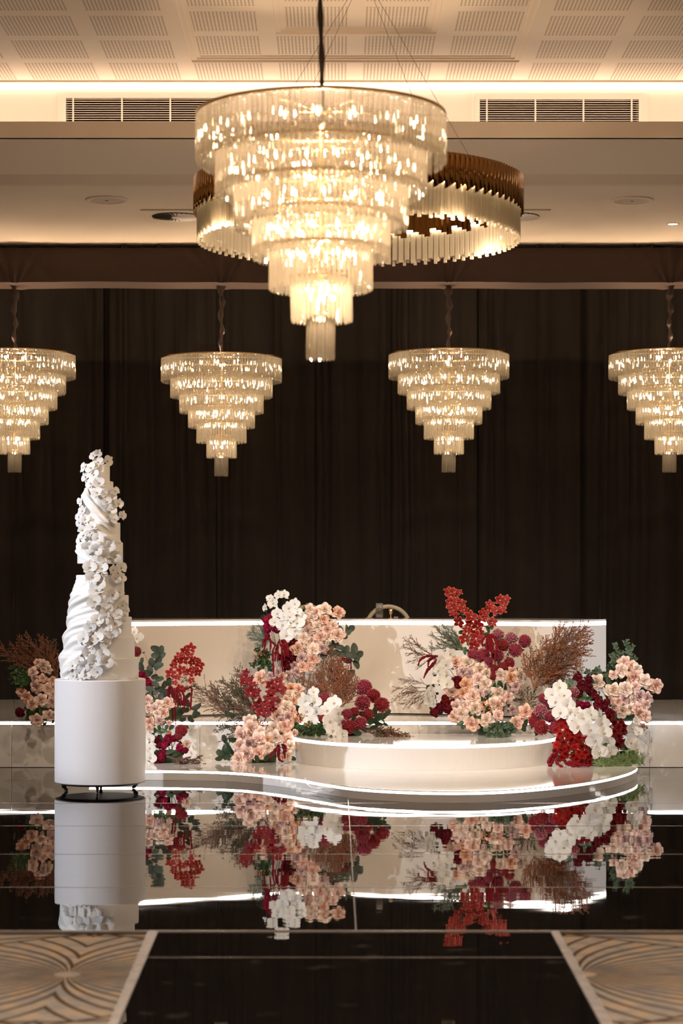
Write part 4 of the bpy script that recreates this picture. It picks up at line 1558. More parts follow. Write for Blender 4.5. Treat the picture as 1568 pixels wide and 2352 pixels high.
def needle_mesh(base, tip, rr, leaf=0.035, n=60, mi=0):
    g = G()
    base, tip = Vector(base), Vector(tip)
    ax = tip - base
    L = ax.length
    side = ax.cross(Vector((0, 1, 0))).normalized()
    out = Vector((0, -1, 0))
    pts = smooth_line([base, base + ax * 0.5 + side * L * rr.uniform(-.08, .08), tip], 5)
    g.tube(pts, 0.0018, 4)
    for k in range(n):
        t = 0.15 + 0.85 * (k + 0.5) / n
        i = min(int(t * (len(pts) - 1)), len(pts) - 2)
        p = pts[i].lerp(pts[i + 1], min(1, t * (len(pts) - 1) - i))
        d = (pts[i + 1] - pts[i]).normalized()
        a = rr.uniform(0, 2 * PI)
        f = (d * 0.8 + (side * math.cos(a) + out * math.sin(a)) * 0.9).normalized()
        l = leaf * rr.uniform(0.7, 1.2)
        m1 = p + f * l * 0.55 + d * l * 0.05
        e = p + f * l + d * l * 0.22
        w = f.cross(out).normalized() * 0.0020
        w2 = f.cross(w).normalized() * 0.0018
        g.add([p + w, p - w, m1 + w, m1 - w, e, m1 + w2], [(0, 1, 3, 2), (2, 3, 4), (2, 5, 4), (5, 3, 4), (0, 2, 5), (1, 5, 3)])
    return g


def tassel_mesh(pts, r, rr):
    P = smooth_line([Vector(p) for p in pts], 7)
    n = len(P)
    rad = [max(0.0012, 0.72 * r * (0.55 + 0.6 * math.sin(PI * min(1, 0.15 + i / n * 0.85))) * rr.uniform(0.55, 1.3)) for i in range(n)]
    rad[-1] = 0.001
    return G().tube(P, rad, 7)


class Arr:
    """a flower arrangement; positions come from photo pixels, distances from the step it stands on"""

    def __init__(s, label, base, top, bottom, cxp, rxp, bulge, seed):
        s.t = thing('flower_arrangement', label, 'flowers', base)
        s.b = Vector(base)
        s.top, s.bot, s.cx, s.rx, s.bu = top, bottom, cxp, rxp, bulge
        s.rr = random.Random(seed)
        s.fill = []
        s.cy = (top[0] + bottom[0]) / 2
        s.ry = abs(bottom[0] - top[0]) / 2

    def d(s, px, py, extra=0.0):
        t = (py - s.top[0]) / (s.bot[0] - s.top[0])
        d = s.top[1] + (s.bot[1] - s.top[1]) * max(-0.1, min(1.1, t))
        q = (px - s.cx) / s.rx
        return d - s.bu * math.sqrt(max(0.0, 1 - q * q)) + extra

    def P(s, px, py, extra=0.0):
        return pt(px, py, s.d(px, py, extra)) - s.b

    def face(s, px, py, j=0.3):
        r = s.rr
        return Vector(((px - s.cx) / s.rx * 0.55 + r.uniform(-j, j), -1.0, -(py - s.cy) / max(s.ry, 1) * 0.30 + 0.12 + r.uniform(-j, j)))

    def put(s, Z, L, fn, depth=0.0, fill=True, f=1.0):
        ox, oy, sc_ = Z
        for q in L:
            px, py, dia = ox + q[0] / sc_, oy + q[1] / sc_, q[2] / sc_
            ex = depth + s.rr.uniform(-0.015, 0.015)
            d = s.d(px, py, ex)
            fn(pt(px, py, d) - s.b, s.face(px, py), f * dia * d / F, q)
            if fill:
                s.fill.append((px, py, ex, dia))

    def roses(s, Z, L, mix=(0, 1, 2, 0, 1, 3), depth=0.0):
        s.put(Z, L, lambda p, n, dia, q: add_rose(s.t, p, n, dia * 1.0, q[3] if len(q) > 3 else s.rr.choice(mix), s.rr), depth)

    def orchids(s, Z, L, kind='w', depth=-0.03, fill=True):
        def fn(p, n, dia, q):
            if len(q) > 3:
                n = Vector((q[3], -0.55, 0.1))
            elif kind in 'rd':
                n = n + Vector((s.rr.uniform(-.6, .6), 0, s.rr.uniform(-.4, .7)))
            add_orchid(s.t, p, n, dia * 1.08, kind, s.rr)
        s.put(Z, L, fn, depth, fill)

    def simple(s, Z, L, meshes, name, depth=0.0, f=1.0, ori=True):
        s.put(Z, L, lambda p, n, dia, q: link(name, s.rr.choice(meshes), s.t, M=frame(p, n, s.rr.uniform(0, 6.3), dia * f)), depth)

    def leaves(s, Z, L, kind, depth=0.0, name=None):
        def fn(p, n, dia, q):
            roll = math.radians(q[3]) if len(q) > 3 else s.rr.uniform(0, 6.3)
            M = frame(p, n, roll, dia) @ Matrix.Rotation(s.rr.uniform(-0.5, 0.5), 4, 'X') @ Matrix.Translation((-0.5, 0, 0))
            link(name or LEAF[kind].name.split('.')[0], LEAF[kind], s.t, M=M)
        s.put(Z, L, fn, depth, False)

    def w(s, Z, q, depth=0.0):
        return s.P(Z[0] + q[0] / Z[2], Z[1] + q[1] / Z[2], depth)

    def plumes(s, Z, base, tips, m, dens=1.0, depth=0.0, bit=0.018, droop=0.0, back=0.0, name='dried_plume'):
        for t in tips:
            b = s.w(Z, (base[0] + s.rr.uniform(-20, 20), base[1] + s.rr.uniform(-20, 20)), depth + back)
            plume_mesh(b, s.w(Z, t, depth + s.rr.uniform(-0.05, 0.05)), s.rr, dens, droop, bit).obj(name, m, s.t)

    def sprigs(s, Z, base, tips, m, n=9, leaf=0.03, w=0.28, depth=0.0, twigs=0, name='leafy_sprig', spread=0.5):
        for t in tips:
            b = s.w(Z, base, depth)
            sprig_mesh(b, s.w(Z, t, depth + s.rr.uniform(-0.04, 0.04)), n, leaf, w, 0.3, s.rr, twigs, spread).obj(name, m, s.t)

    def needles(s, Z, base, tips, m, leaf=0.035, n=60, depth=0.0, name='needle_sprig'):
        for t in tips:
            needle_mesh(s.w(Z, base, depth), s.w(Z, t, depth + s.rr.uniform(-0.03, 0.03)), s.rr, leaf, n).obj(name, m, s.t)

    def tassels(s, Z, L, r=0.010, depth=-0.06):
        for q in L:
            pts = []
            for k, c_ in enumerate(q):
                pts.append(s.w(Z, c_, depth - 0.02 * k))
            tassel_mesh(pts, r, s.rr).obj('amaranth_tassel', M_amar, s.t, True)

    def berries(s, Z, c_, r, n, depth=-0.02):
        g = G()
        for k in range(n):
            p = s.w(Z, (c_[0] + s.rr.gauss(0, r), c_[1] + s.rr.gauss(0, r)), depth + s.rr.uniform(-.03, .03))
            q = s.rr.uniform(0.004, 0.007)
            g.lathe([(0.0005, -q), (q * .8, -q * .5), (q, 0), (q * .8, q * .6), (0.0005, q)], 6, 0, p)
        o = g.obj('berry_cluster', M_berry, s.t, True)
        o['kind'] = 'stuff'

    def finish(s, per=4, leaf=0.06, floor=None):
        """dark filler leaves behind every bloom, stems and a foam block"""
        g = G()
        rr = s.rr
        for px, py, ex, dia in s.fill:
            for k in range(per):
                dd = s.d(px, py, ex) + rr.uniform(0.04, 0.13)
                p = pt(px + rr.uniform(-0.42, 0.42) * dia, py + rr.uniform(-0.42, 0.42) * dia, dd)
                if floor is not None and p.z < floor + 0.02:
                    p.z = floor + 0.02
                p -= s.b
                f = Vector((rr.uniform(-1, 1), rr.uniform(-0.5, 0.2), rr.uniform(-1, 1))).normalized()
                nrm = Vector((rr.uniform(-.5, .5), -1, rr.uniform(-.3, .7))).normalized()
                l = min(leaf, dia * dd / F * 0.8) * rr.uniform(0.6, 1.1)
                wv = f.cross(nrm).normalized() * l * 0.32
                q0 = p - f * l * 0.5
                g.add([q0, q0 + f * l * .45 + wv, q0 + f * l, q0 + f * l * .45 - wv, q0 + f * l * .5 - nrm * l * .08], [(0, 1, 4), (1, 2, 4), (2, 3, 4), (3, 0, 4)])
        o = g.obj('filler_foliage', M_leafd, s.t)
        o['kind'] = 'stuff'
        g = G()
        for px, py, ex, dia in s.fill[::2]:
            a = pt(px, py, s.d(px, py, ex) + 0.04) - s.b
            e = Vector((rr.uniform(-.06, .06) + a.x * 0.25, 0.02 + rr.uniform(-.03, .03), 0.07))
            g.tube(smooth_line([a, a.lerp(e, 0.5) + Vector((0, 0.06, 0.02)), e], 3), 0.0025, 4)
        o = g.obj('stems', M_stem, s.t)
        o['kind'] = 'stuff'
        G().bbox((-0.12, -0.06, 0.0), (0.12, 0.06, 0.10), 0.015).obj('floral_foam', M_leafd, s.t)


# ---- A: behind the cake stand, far left of the stage
Z = (0, 1440, 7.84)
a = Arr('blush rose arrangement with russet plumes left of the cake stand', (pt(95, 1640, 17.98).x, 17.98, STAGE_Z), (1450, 18.05), (1660, 17.75), 95, 90, 0.22, 11)
a.roses(Z, [(770, 690, 200), (680, 650, 150), (590, 820, 200), (770, 930, 160), (860, 760, 160, 2), (940, 960, 150), (650, 1080, 220), (850, 1110, 190), (960, 1100, 130), (380, 1170, 180), (480, 1270, 220), (730, 1320, 230),
            (570, 1400, 200), (930, 1360, 190, 3), (950, 1220, 140), (880, 1590, 200), (660, 1680, 230), (970, 1590, 120), (620, 930, 130, 3), (1060, 1040, 180), (1080, 1250, 190), (1090, 1460, 190)], (1, 0, 1, 3))
a.simple(Z, [(350, 1550, 240)], CARN['b'], 'carnation')
a.plumes(Z, (1020, 950), [(10, 410), (340, 240), (470, 180), (220, 320), (740, 190), (820, 230), (960, 270), (1040, 450), (250, 550), (330, 650), (600, 330), (700, 420), (880, 340)], M_fern, 1.0, 0.12)
a.sprigs(Z, (490, 1060), [(235, 720), (340, 740), (200, 900), (270, 960), (430, 830), (330, 1040)], M_leaf, 5, 0.055, 0.28, -0.02)
a.leaves(Z, [(270, 1360, 120), (560, 1560, 130), (740, 1540, 130), (830, 1480, 120), (810, 1740, 100), (480, 1640, 100), (620, 1540, 110), (520, 990, 120), (960, 1700, 90)], 'g')
a.finish(4)

# ---- B: right of the cake stand; on the stage edge, and below it on the platform
Z = (280, 1440, 5.6)
a = Arr('red orchid and eucalyptus arrangement at the stage edge right of the cake stand', (pt(385, 1650, 18.05).x, 18.05, STAGE_Z), (1440, 18.15), (1660, 17.75), 380, 100, 0.15, 12)
a.orchids(Z, [(885, 270, 130), (800, 310, 120), (740, 370, 110), (870, 370, 110), (785, 420, 140), (890, 450, 130), (990, 480, 150), (700, 430, 120), (660, 500, 110), (760, 560, 140), (625, 600, 140), (870, 580, 130),
              (970, 580, 120), (710, 650, 90), (890, 690, 90), (680, 720, 80), (740, 790, 110), (780, 800, 90), (920, 540, 90), (950, 420, 90)], 'r', -0.03, False)
for tip in ((885, 290), (985, 500), (640, 620)):
    a.sprigs(Z, (740, 900), [tip], M_stem, 2, 0.02, 0.3, 0.03, name='orchid_stem')
a.leaves(Z, [(430, 280, 130, 160), (500, 300, 130, 70), (520, 370, 110, 40), (430, 370, 120, 170), (470, 430, 120, 50), (385, 460, 130, 100), (475, 505, 140, 20), (360, 550, 120, 110), (330, 590, 110, 150), (250, 510, 130, 110),
             (260, 430, 80, 90), (225, 310, 90, 95)], 'e', 0.0)
a.leaves(Z, [(600, 700, 120), (540, 740, 110), (420, 640, 100), (480, 680, 120), (430, 740, 110), (350, 800, 110), (480, 800, 120), (540, 830, 110), (570, 880, 110), (420, 850, 100), (500, 900, 110), (840, 880, 100), (840, 990, 110),
             (950, 1020, 150, 200), (770, 1080, 110), (930, 1110, 130), (960, 1130, 100), (890, 1190, 100), (780, 1190, 90), (820, 1070, 100), (640, 830, 110), (690, 900, 110), (740, 960, 110), (390, 900, 110), (450, 950, 110),
             (590, 950, 110), (340, 880, 110)], 'e', 0.0)
a.sprigs(Z, (400, 700), [(460, 230), (240, 260)], M_stem, 2, 0.02, 0.3, 0.03, name='eucalyptus_stem')
a.simple(Z, [(250, 610, 120), (340, 720, 120), (300, 670, 110)], CARN['m'], 'carnation')
a.simple(Z, [(180, 320, 150)], BALL['m'], 'chrysanthemum')
a.orchids(Z, [(160, 60, 120), (200, 150, 130), (230, 130, 110)], 'w', 0.02, False)
a.tassels(Z, [[(620, 760), (590, 820), (600, 920)], [(630, 760), (640, 850), (650, 950)], [(640, 770), (690, 850), (690, 1010)], [(700, 800), (720, 900), (720, 1040)], [(740, 800), (790, 860), (780, 1020)],
              [(760, 820), (800, 900), (800, 1110)], [(780, 830), (890, 780), (890, 900), (880, 1080)], [(640, 1000), (650, 1100), (655, 1240)], [(670, 1000), (685, 1100), (690, 1260)], [(800, 920), (850, 950), (870, 1000)],
              [(610, 790), (610, 900), (630, 960)], [(680, 790), (660, 900), (670, 980)], [(720, 830), (760, 900), (750, 1030)]], 0.011)
a.finish(3)

Z = (300, 1590, 7.84)
a = Arr('blush rose and magenta carnation arrangement on the low platform beside the cake stand', (pt(385, 1750, 17.35).x, 17.35, PZ), (1590, 17.62), (1760, 17.3), 370, 90, 0.12, 13)
a.roses(Z, [(310, 130, 180), (310, 280, 140), (430, 300, 200), (520, 210, 170), (670, 200, 220), (600, 370, 190), (480, 380, 160), (350, 540, 210), (520, 520, 160, 3), (340, 650, 150), (690, 560, 100), (1010, 940, 170, 2), (690, 720, 90, 4)], (1, 1, 2, 0))
a.orchids(Z, [(330, 830, 200), (350, 1000, 200), (360, 1170, 220), (300, 1290, 110), (240, 900, 180), (230, 1090, 180)])
a.simple(Z, [(680, 840, 210), (600, 950, 180), (780, 830, 160), (620, 880, 160)], CARN['m'], 'carnation')
a.simple(Z, [(900, 1000, 220), (560, 1120, 210), (540, 1200, 180), (990, 1050, 150), (450, 1270, 120)], CARN['m'], 'carnation', 0.01)
a.simple(Z, [(480, 870, 160), (520, 960, 150)], CARN['b'], 'carnation', 0.03)
a.simple(Z, [(910, 690, 240), (860, 800, 150)], BALL['r'], 'chrysanthemum')
a.leaves(Z, [(530, 650, 130), (600, 690, 130), (610, 550, 110), (480, 700, 120), (430, 690, 110), (560, 720, 120)], 'g')
a.leaves(Z, [(730, 640, 130), (650, 620, 120), (700, 1080, 150), (760, 1130, 150), (690, 1180, 130)], 'd')
a.plumes(Z, (660, 1150), [(1320, 1300), (1230, 1190), (1120, 1310), (1010, 1320), (930, 1240)], M_fernp, 0.9, -0.08, 0.026)
a.finish(4, floor=PZ)

# ---- C tall: column of orchids and roses on the stage in front of the table
Z = (560, 1340, 5.6)
a = Arr('tall column of white orchids and peach roses in front of the table middle', (pt(690, 1640, 18.28).x, 18.28, STAGE_Z), (1350, 18.42), (1640, 18.2), 690, 130, 0.16, 14)
a.orchids(Z, [(275, 310, 100, -0.8), (375, 255, 140), (335, 190, 100), (450, 150, 115), (520, 145, 120), (575, 315, 155), (655, 260, 135), (430, 385, 145), (690, 365, 120), (535, 425, 145), (745, 430, 125), (395, 495, 135),
              (500, 530, 175), (690, 510, 195), (650, 610, 175), (550, 665, 175), (590, 430, 140)])
a.sprigs(Z, (620, 560), [(500, 200), (300, 250)], M_stem, 1, 0.02, 0.3, 0.03, name='orchid_stem')
a.roses(Z, [(1045, 330, 175, 2), (1225, 370, 165, 0), (850, 335, 140), (935, 370, 120), (870, 440, 155), (1030, 460, 160), (1145, 540, 130), (945, 560, 170, 2), (800, 520, 110), (825, 610, 130, 3), (1075, 590, 140), (1210, 670, 185, 1),
            (985, 690, 165), (770, 705, 155, 2), (870, 740, 110), (1090, 680, 120), (700, 840, 180, 0), (890, 850, 175, 2), (1010, 840, 135, 3), (740, 960, 145, 3), (885, 980, 175, 0), (760, 1075, 155), (850, 1060, 120, 0), (690, 1150, 145, 3),
            (445, 1150, 145, 3), (570, 1180, 120, 3), (340, 1190, 110, 3), (205, 1220, 185, 0), (490, 1210, 120), (650, 1060, 110, 3), (1000, 500, 120), (800, 790, 110)], (0, 1, 0, 2))
a.simple(Z, [(280, 470, 125), (340, 420, 105), (300, 600, 115), (300, 680, 95), (420, 590, 135), (350, 560, 110), (280, 540, 100)], CARN['m'], 'carnation')
a.simple(Z, [(620, 760, 155), (560, 900, 145), (620, 960, 155), (560, 1060, 140), (520, 720, 115), (640, 880, 120), (540, 820, 120), (470, 950, 110), (520, 990, 130)], CARN['b'], 'carnation', 0.02)
a.tassels(Z, [[(300, 700), (255, 735), (235, 830)], [(310, 700), (275, 760), (262, 920)], [(330, 700), (345, 760), (335, 890)], [(400, 800), (372, 880), (375, 1010), (383, 1180)], [(450, 740), (490, 850), (485, 1000), (502, 1145)],
              [(440, 760), (435, 870), (440, 1000)], [(520, 730), (560, 800), (570, 960)], [(480, 740), (520, 850), (520, 1000)], [(290, 690), (370, 760), (440, 830)], [(460, 720), (410, 870), (400, 1010)],
              [(500, 720), (545, 830), (540, 940)], [(1200, 1000), (1290, 965), (1370, 1020), (1375, 1110)], [(1220, 990), (1280, 985), (1330, 1000)]], 0.012)
a.needles(Z, (320, 760), [(60, 640), (110, 540), (190, 530), (90, 710), (240, 560), (120, 620), (180, 800), (260, 620)], M_grey, 0.05, 34, 0.05)
a.sprigs(Z, (320, 980), [(150, 850), (90, 1045), (200, 1110), (150, 950), (280, 860), (330, 1140), (230, 1040)], M_leaf, 7, 0.032, 0.36, 0.03, 2)
a.berries(Z, (190, 930), 60, 22)
a.leaves(Z, [(1240, 590, 100, 100), (1310, 570, 110, 85), (1380, 580, 120, 30), (1300, 690, 80), (1345, 620, 110, 50), (1180, 780, 130), (1235, 830, 120), (1310, 860, 140, 60), (1410, 840, 160, 70), (1480, 910, 140, 10), (1370, 930, 150),
             (1430, 960, 130, 150), (1440, 1045, 130, 300), (1340, 990, 120), (1130, 800, 110), (1250, 920, 130), (1380, 1140, 110, 0), (1100, 860, 120), (1020, 930, 130), (1170, 900, 130)], 'e', 0.04)
a.sprigs(Z, (1060, 820), [(1140, 750)], M_stem, 1, 0.02, 0.3, -0.04, name='bare_stem')
a.plumes(Z, (1080, 1300), [(1120, 850), (1180, 940), (1060, 980), (1230, 1020), (1300, 1060), (1000, 1010), (940, 1120), (1150, 1000), (1400, 1160)], M_fern, 1.2, 0.0)
a.finish(4)

# ---- C low left: on the platform beside the round step
Z = (490, 1520, 5.6)
a = Arr('low mound of peach roses and dark red orchids left of the round step', (pt(600, 1750, 17.4).x, 17.4, PZ), (1540, 17.95), (1755, 17.30), 600, 110, 0.14, 15)
a.roses(Z, [(1000, 340, 155, 4), (1100, 350, 145), (985, 420, 120, 2), (930, 500, 130), (1035, 500, 100, 4), (940, 585, 195), (840, 600, 125, 3), (1010, 640, 130), (825, 695, 185, 1), (960, 720, 145, 3), (1060, 750, 120), (920, 840, 185, 0),
            (780, 850, 165), (465, 770, 175), (490, 860, 215, 1), (355, 950, 195, 1), (620, 920, 165), (345, 1085, 185, 1), (465, 1060, 165, 3), (580, 1005, 195, 1), (700, 1000, 115, 4), (800, 985, 185, 2), (960, 1000, 155, 0),
            (1040, 930, 125), (985, 1085, 165, 2), (705, 1120, 165, 2), (430, 1190, 205, 1), (320, 1250, 175, 1), (580, 1180, 185, 0), (955, 1215, 145, 2), (885, 1230, 95), (900, 300, 110), (1130, 440, 100, 4), (870, 760, 120, 3), (640, 1080, 110, 3)], (0, 0, 1, 2))
a.orchids(Z, [(395, 190, 125), (420, 140, 95), (400, 260, 125), (485, 220, 95), (490, 390, 175), (540, 425, 110), (570, 380, 95), (500, 300, 105), (830, 240, 105), (850, 350, 165), (740, 300, 135), (735, 400, 125), (725, 500, 175),
              (815, 490, 95), (585, 540, 155), (670, 580, 145), (760, 600, 115), (620, 650, 135), (540, 580, 115), (690, 650, 115)], 'd', -0.06, False)
a.sprigs(Z, (640, 700), [(420, 200), (840, 260)], M_stem, 2, 0.02, 0.3, 0.0, name='orchid_stem')
a.plumes(Z, (580, 720), [(120, 240), (320, 110), (5, 350), (0, 500), (60, 700), (200, 330), (260, 260), (150, 450), (330, 400), (250, 560), (180, 640), (420, 520), (380, 300)], M_fernd, 1.1, 0.06)
a.plumes((280, 1440, 5.6), (1430, 1190), [(900, 700), (770, 640), (900, 900), (965, 965), (1150, 740), (1050, 800)], M_fernp, 0.55, 0.10, 0.014)
a.plumes(Z, (420, 840), [(40, 880), (110, 1020), (60, 790), (180, 940), (230, 860), (300, 800)], M_fernd, 1.0, 0.04)
a.plumes(Z, (640, 900), [(560, 720), (680, 700), (620, 760), (700, 780)], M_fern, 1.0, 0.0)
a.leaves(Z, [(100, 1190, 150), (170, 1200, 150), (200, 1080, 140), (150, 1000, 130), (230, 1150, 150), (70, 1240, 130, 200), (220, 1230, 140), (150, 1130, 140), (260, 1000, 130), (270, 1240, 120), (750, 1210, 120), (690, 1230, 110), (880, 1180, 120),
             (1020, 1240, 90), (560, 1250, 110)], 'd', 0.02)
a.tassels(Z, [[(830, 1080), (770, 1160), (735, 1210), (755, 1272)], [(830, 1070), (800, 1150), (805, 1240)], [(850, 1070), (830, 1160), (850, 1260), (905, 1285)], [(880, 1060), (910, 1140), (920, 1250)], [(900, 1060), (930, 1100), (935, 1160)], [(840, 1070), (850, 1150), (840, 1220)]], 0.012, -0.10)
a.sprigs(Z, (1040, 760), [(1110, 870), (1090, 1020), (1060, 900), (1110, 720), (1020, 860)], M_leaf, 6, 0.03, 0.40, 0.02, 1)
a.berries(Z, (1090, 700), 50, 26)
a.finish(4, floor=PZ)

# ---- C low right: on the round step
Z = (680, 1500, 5.6)
a = Arr('white orchid and pink ball chrysanthemum mound on the left of the round step', (pt(790, 1690, 17.62).x, 17.62, RZ), (1520, 18.1), (1690, 17.5), 800, 135, 0.12, 16)
a.plumes(Z, (560, 720), [(560, 80), (480, 120), (620, 190), (400, 200), (700, 260), (780, 330), (300, 300), (240, 260), (520, 250), (640, 320), (740, 450), (450, 330), (360, 400), (560, 400), (700, 560), (200, 400), (80, 340)], M_fern, 1.3, 0.10, 0.018)
a.orchids(Z, [(225, 500, 135), (115, 610, 195), (240, 620, 175), (135, 740, 195), (265, 745, 155), (190, 870, 185), (490, 640, 185), (395, 735, 195), (540, 760, 175), (440, 870, 195), (560, 890, 185), (475, 990, 195), (590, 1030, 150)])
a.simple(Z, [(365, 590, 165), (650, 790, 155), (875, 440, 215), (855, 640, 215), (830, 905, 185), (620, 880, 110)], BALL['m'], 'chrysanthemum', -0.01)
a.simple(Z, [(345, 850, 125), (990, 550, 195), (1100, 670, 215), (680, 950, 195), (750, 760, 135), (920, 790, 160)], BALL['r'], 'chrysanthemum')
a.sprigs(Z, (250, 1040), [(60, 980), (130, 1020), (200, 940), (300, 930), (340, 980), (380, 1030), (100, 930), (250, 980), (20, 1020), (15, 1130)], M_leaf, 7, 0.032, 0.42, 0.02, 2)
a.berries(Z, (100, 900), 70, 24)
a.leaves(Z, [(1050, 830, 150), (1170, 770, 120), (1000, 760, 140), (1060, 900, 130), (960, 880, 140), (860, 780, 130), (740, 860, 120), (900, 980, 140), (780, 1020, 130), (1120, 820, 110), (1000, 960, 120)], 'd', 0.03)
a.leaves(Z, [(1150, 915, 80), (1215, 965, 60), (1120, 880, 60)], 'g', 0.0)
a.plumes(Z, (900, 1010), [(1465, 1090), (1400, 1050), (1300, 1010), (1340, 1110), (1200, 1000), (1150, 1080), (1060, 1050)], M_fernp, 0.9, -0.05, 0.026)
a.finish(4, floor=RZ)

# ---- D: tall arrangement on the right of the table middle
ZU, ZL, ZR = (900, 1340, 5.6), (980, 1480, 5.6), (1150, 1420, 7.84)
a = Arr('tall arrangement with scarlet orchid spikes above roses and pink ball chrysanthemums', (pt(1130, 1690, 17.65).x, 17.65, RZ), (1350, 18.15), (1690, 17.52), 1110, 160, 0.18, 17)
a.orchids(ZU, [(735, 100, 135), (800, 110, 115), (860, 115, 95), (760, 160, 115), (750, 240, 115), (830, 230, 125), (900, 250, 105), (770, 310, 135), (850, 320, 125), (930, 340, 105), (800, 400, 115), (1385, 210, 125), (1470, 200, 105),
               (1430, 280, 105), (1260, 270, 115), (1340, 350, 135), (1410, 350, 115), (1230, 330, 105), (1160, 380, 105), (1200, 390, 95), (865, 500, 145), (1010, 430, 175), (1000, 520, 135), (1090, 530, 175), (1160, 460, 125),
               (1290, 500, 125), (960, 600, 125), (1040, 640, 125), (930, 710, 155), (1085, 700, 175), (1060, 800, 145), (1130, 620, 115)], 'r', 0.0, False)
a.sprigs(ZU, (1020, 860), [(780, 130), (850, 350)], M_stem, 1, 0.02, 0.3, 0.03, name='orchid_stem')
a.sprigs(ZU, (1120, 800), [(1440, 230), (1280, 420)], M_stem, 1, 0.02, 0.3, 0.03, name='orchid_stem')
a.leaves(ZU, [(1240, 470, 110, 90), (1270, 540, 120), (1230, 590, 110), (910, 630, 110), (1110, 610, 100), (980, 690, 90), (880, 830, 110), (940, 870, 110), (1200, 660, 110), (1080, 780, 100), (1000, 760, 100)], 'g', 0.02)
a.simple(ZU, [(1360, 660, 170), (1705, 741, 180), (1528, 705, 175), (1360, 930, 170)], [BALL['m'][1], BALL['p'][0]], 'chrysanthemum', 0.0)
a.simple(ZU, [(1165, 930, 200), (1040, 920, 160), (1586, 858, 190), (1240, 1000, 130), (1250, 800, 130)], BALL['m'], 'chrysanthemum', -0.01)
a.simple(ZU, [(1430, 800, 160), (1505, 1025, 155), (1420, 1080, 145), (1300, 1110, 150), (1300, 1190, 120)], BALL['r'], 'chrysanthemum')
a.sprigs(ZU, (1380, 1000), [(1560, 880), (1680, 760), (1510, 760)], M_stem, 1, 0.02, 0.3, 0.05, name='bare_stem')
a.orchids(ZU, [(745, 905, 155), (615, 985, 155), (700, 1040, 165), (600, 1120, 145), (700, 1180, 155), (595, 1250, 145), (710, 1290, 175)])
a.orchids(ZL, [(55, 590, 135, -0.9), (30, 720, 160, -0.9), (80, 660, 125, -0.8), (90, 760, 130, -0.9), (10, 640, 120, -0.9)])
a.roses(ZL, [(370, 240, 160, 0), (525, 250, 195, 2), (460, 365, 155, 3), (690, 340, 190, 2), (770, 380, 140, 2), (660, 455, 175), (745, 520, 180, 2), (505, 520, 175, 4), (320, 620, 195), (465, 640, 150, 4), (600, 670, 195), (690, 640, 120, 3),
             (950, 410, 185, 2), (1080, 440, 155, 4), (1200, 410, 195, 2), (1100, 360, 135), (1145, 550, 145, 3), (915, 640, 175, 2), (970, 650, 125), (1050, 680, 135, 1), (850, 770, 175), (910, 790, 155), (960, 750, 120), (380, 810, 175),
             (490, 790, 140), (440, 900, 195, 2), (625, 830, 175), (345, 940, 140, 0), (575, 1030, 185, 0), (770, 980, 175, 2), (920, 920, 150), (1275, 880, 195, 0), (1150, 1010, 175, 0), (560, 740, 110), (1100, 840, 120, 3), (380, 880, 120), (550, 380, 130, 3)], (0, 1, 2, 1))
a.simple(ZL, [(390, 470, 160), (230, 760, 165), (160, 820, 165), (270, 830, 150), (90, 880, 140), (230, 700, 130), (330, 740, 110), (380, 540, 120)], CARN['r'] + CARN['b'], 'carnation')
a.tassels(ZU, [[(590, 935), (450, 935), (360, 990), (338, 1065)], [(560, 960), (500, 960), (450, 1010)], [(570, 980), (520, 1060), (450, 1130), (405, 1225)], [(560, 1000), (490, 1070), (440, 1120)], [(560, 940), (480, 1000), (460, 1080)],
               [(1230, 660), (1215, 780), (1230, 910)], [(1250, 650), (1275, 800), (1280, 960)], [(1270, 650), (1340, 760), (1330, 900), (1322, 1085)], [(1240, 660), (1245, 760), (1260, 880)], [(1280, 660), (1350, 760), (1345, 880)],
               [(1210, 670), (1160, 740), (1170, 820)], [(1260, 660), (1300, 780), (1300, 900)]], 0.013)
a.needles(ZU, (900, 860), [(540, 540), (640, 525), (700, 560), (510, 650), (500, 830), (760, 560), (580, 610), (640, 680), (700, 640), (600, 780), (800, 640), (680, 760)], M_grey, 0.045, 46, 0.06)
a.plumes(ZU, (500, 920), [(240, 690), (165, 720), (155, 800), (200, 895), (215, 1020), (320, 1090), (330, 780), (510, 740)], M_fernp, 0.9, 0.08, 0.014)
a.plumes((880, 1300, 4.355), (480, 1230), [(180, 1130), (110, 1230), (110, 1335), (165, 1385), (290, 1375), (350, 1410), (200, 1260)], M_fernp, 0.9, 0.05, 0.014)
a.plumes(ZR, (600, 1250), [(400, 680), (540, 560), (800, 400), (900, 430), (1080, 180), (1300, 190), (1500, 190), (1530, 300), (1540, 450), (1320, 540), (1470, 630), (1340, 820), (1160, 1000), (950, 1180), (700, 700), (620, 800), (480, 880), (820, 760), (1000, 880)], M_fern, 1.2, -0.17, 0.019)
a.plumes(ZL, (1300, 800), [(1120, 560), (1200, 600), (1400, 560), (1420, 680), (1150, 700), (1300, 560), (1440, 760), (1080, 700)], M_fernd, 1.1, 0.05)
a.leaves(ZL, [(860, 540, 110), (830, 640, 110), (900, 560, 100), (430, 1020, 110, 200), (460, 1050, 90), (500, 1050, 80), (620, 930, 90), (540, 940, 90), (560, 900, 80), (680, 940, 80)], 'g', 0.01)
a.leaves(ZL, [(950, 520, 120), (1000, 560, 110), (780, 680, 120), (760, 760, 120), (780, 840, 120), (700, 700, 110), (860, 880, 110), (1230, 1060, 150, 300), (1260, 1020, 130)], 'd', 0.03)
a.berries(ZL, (750, 800), 55, 34)
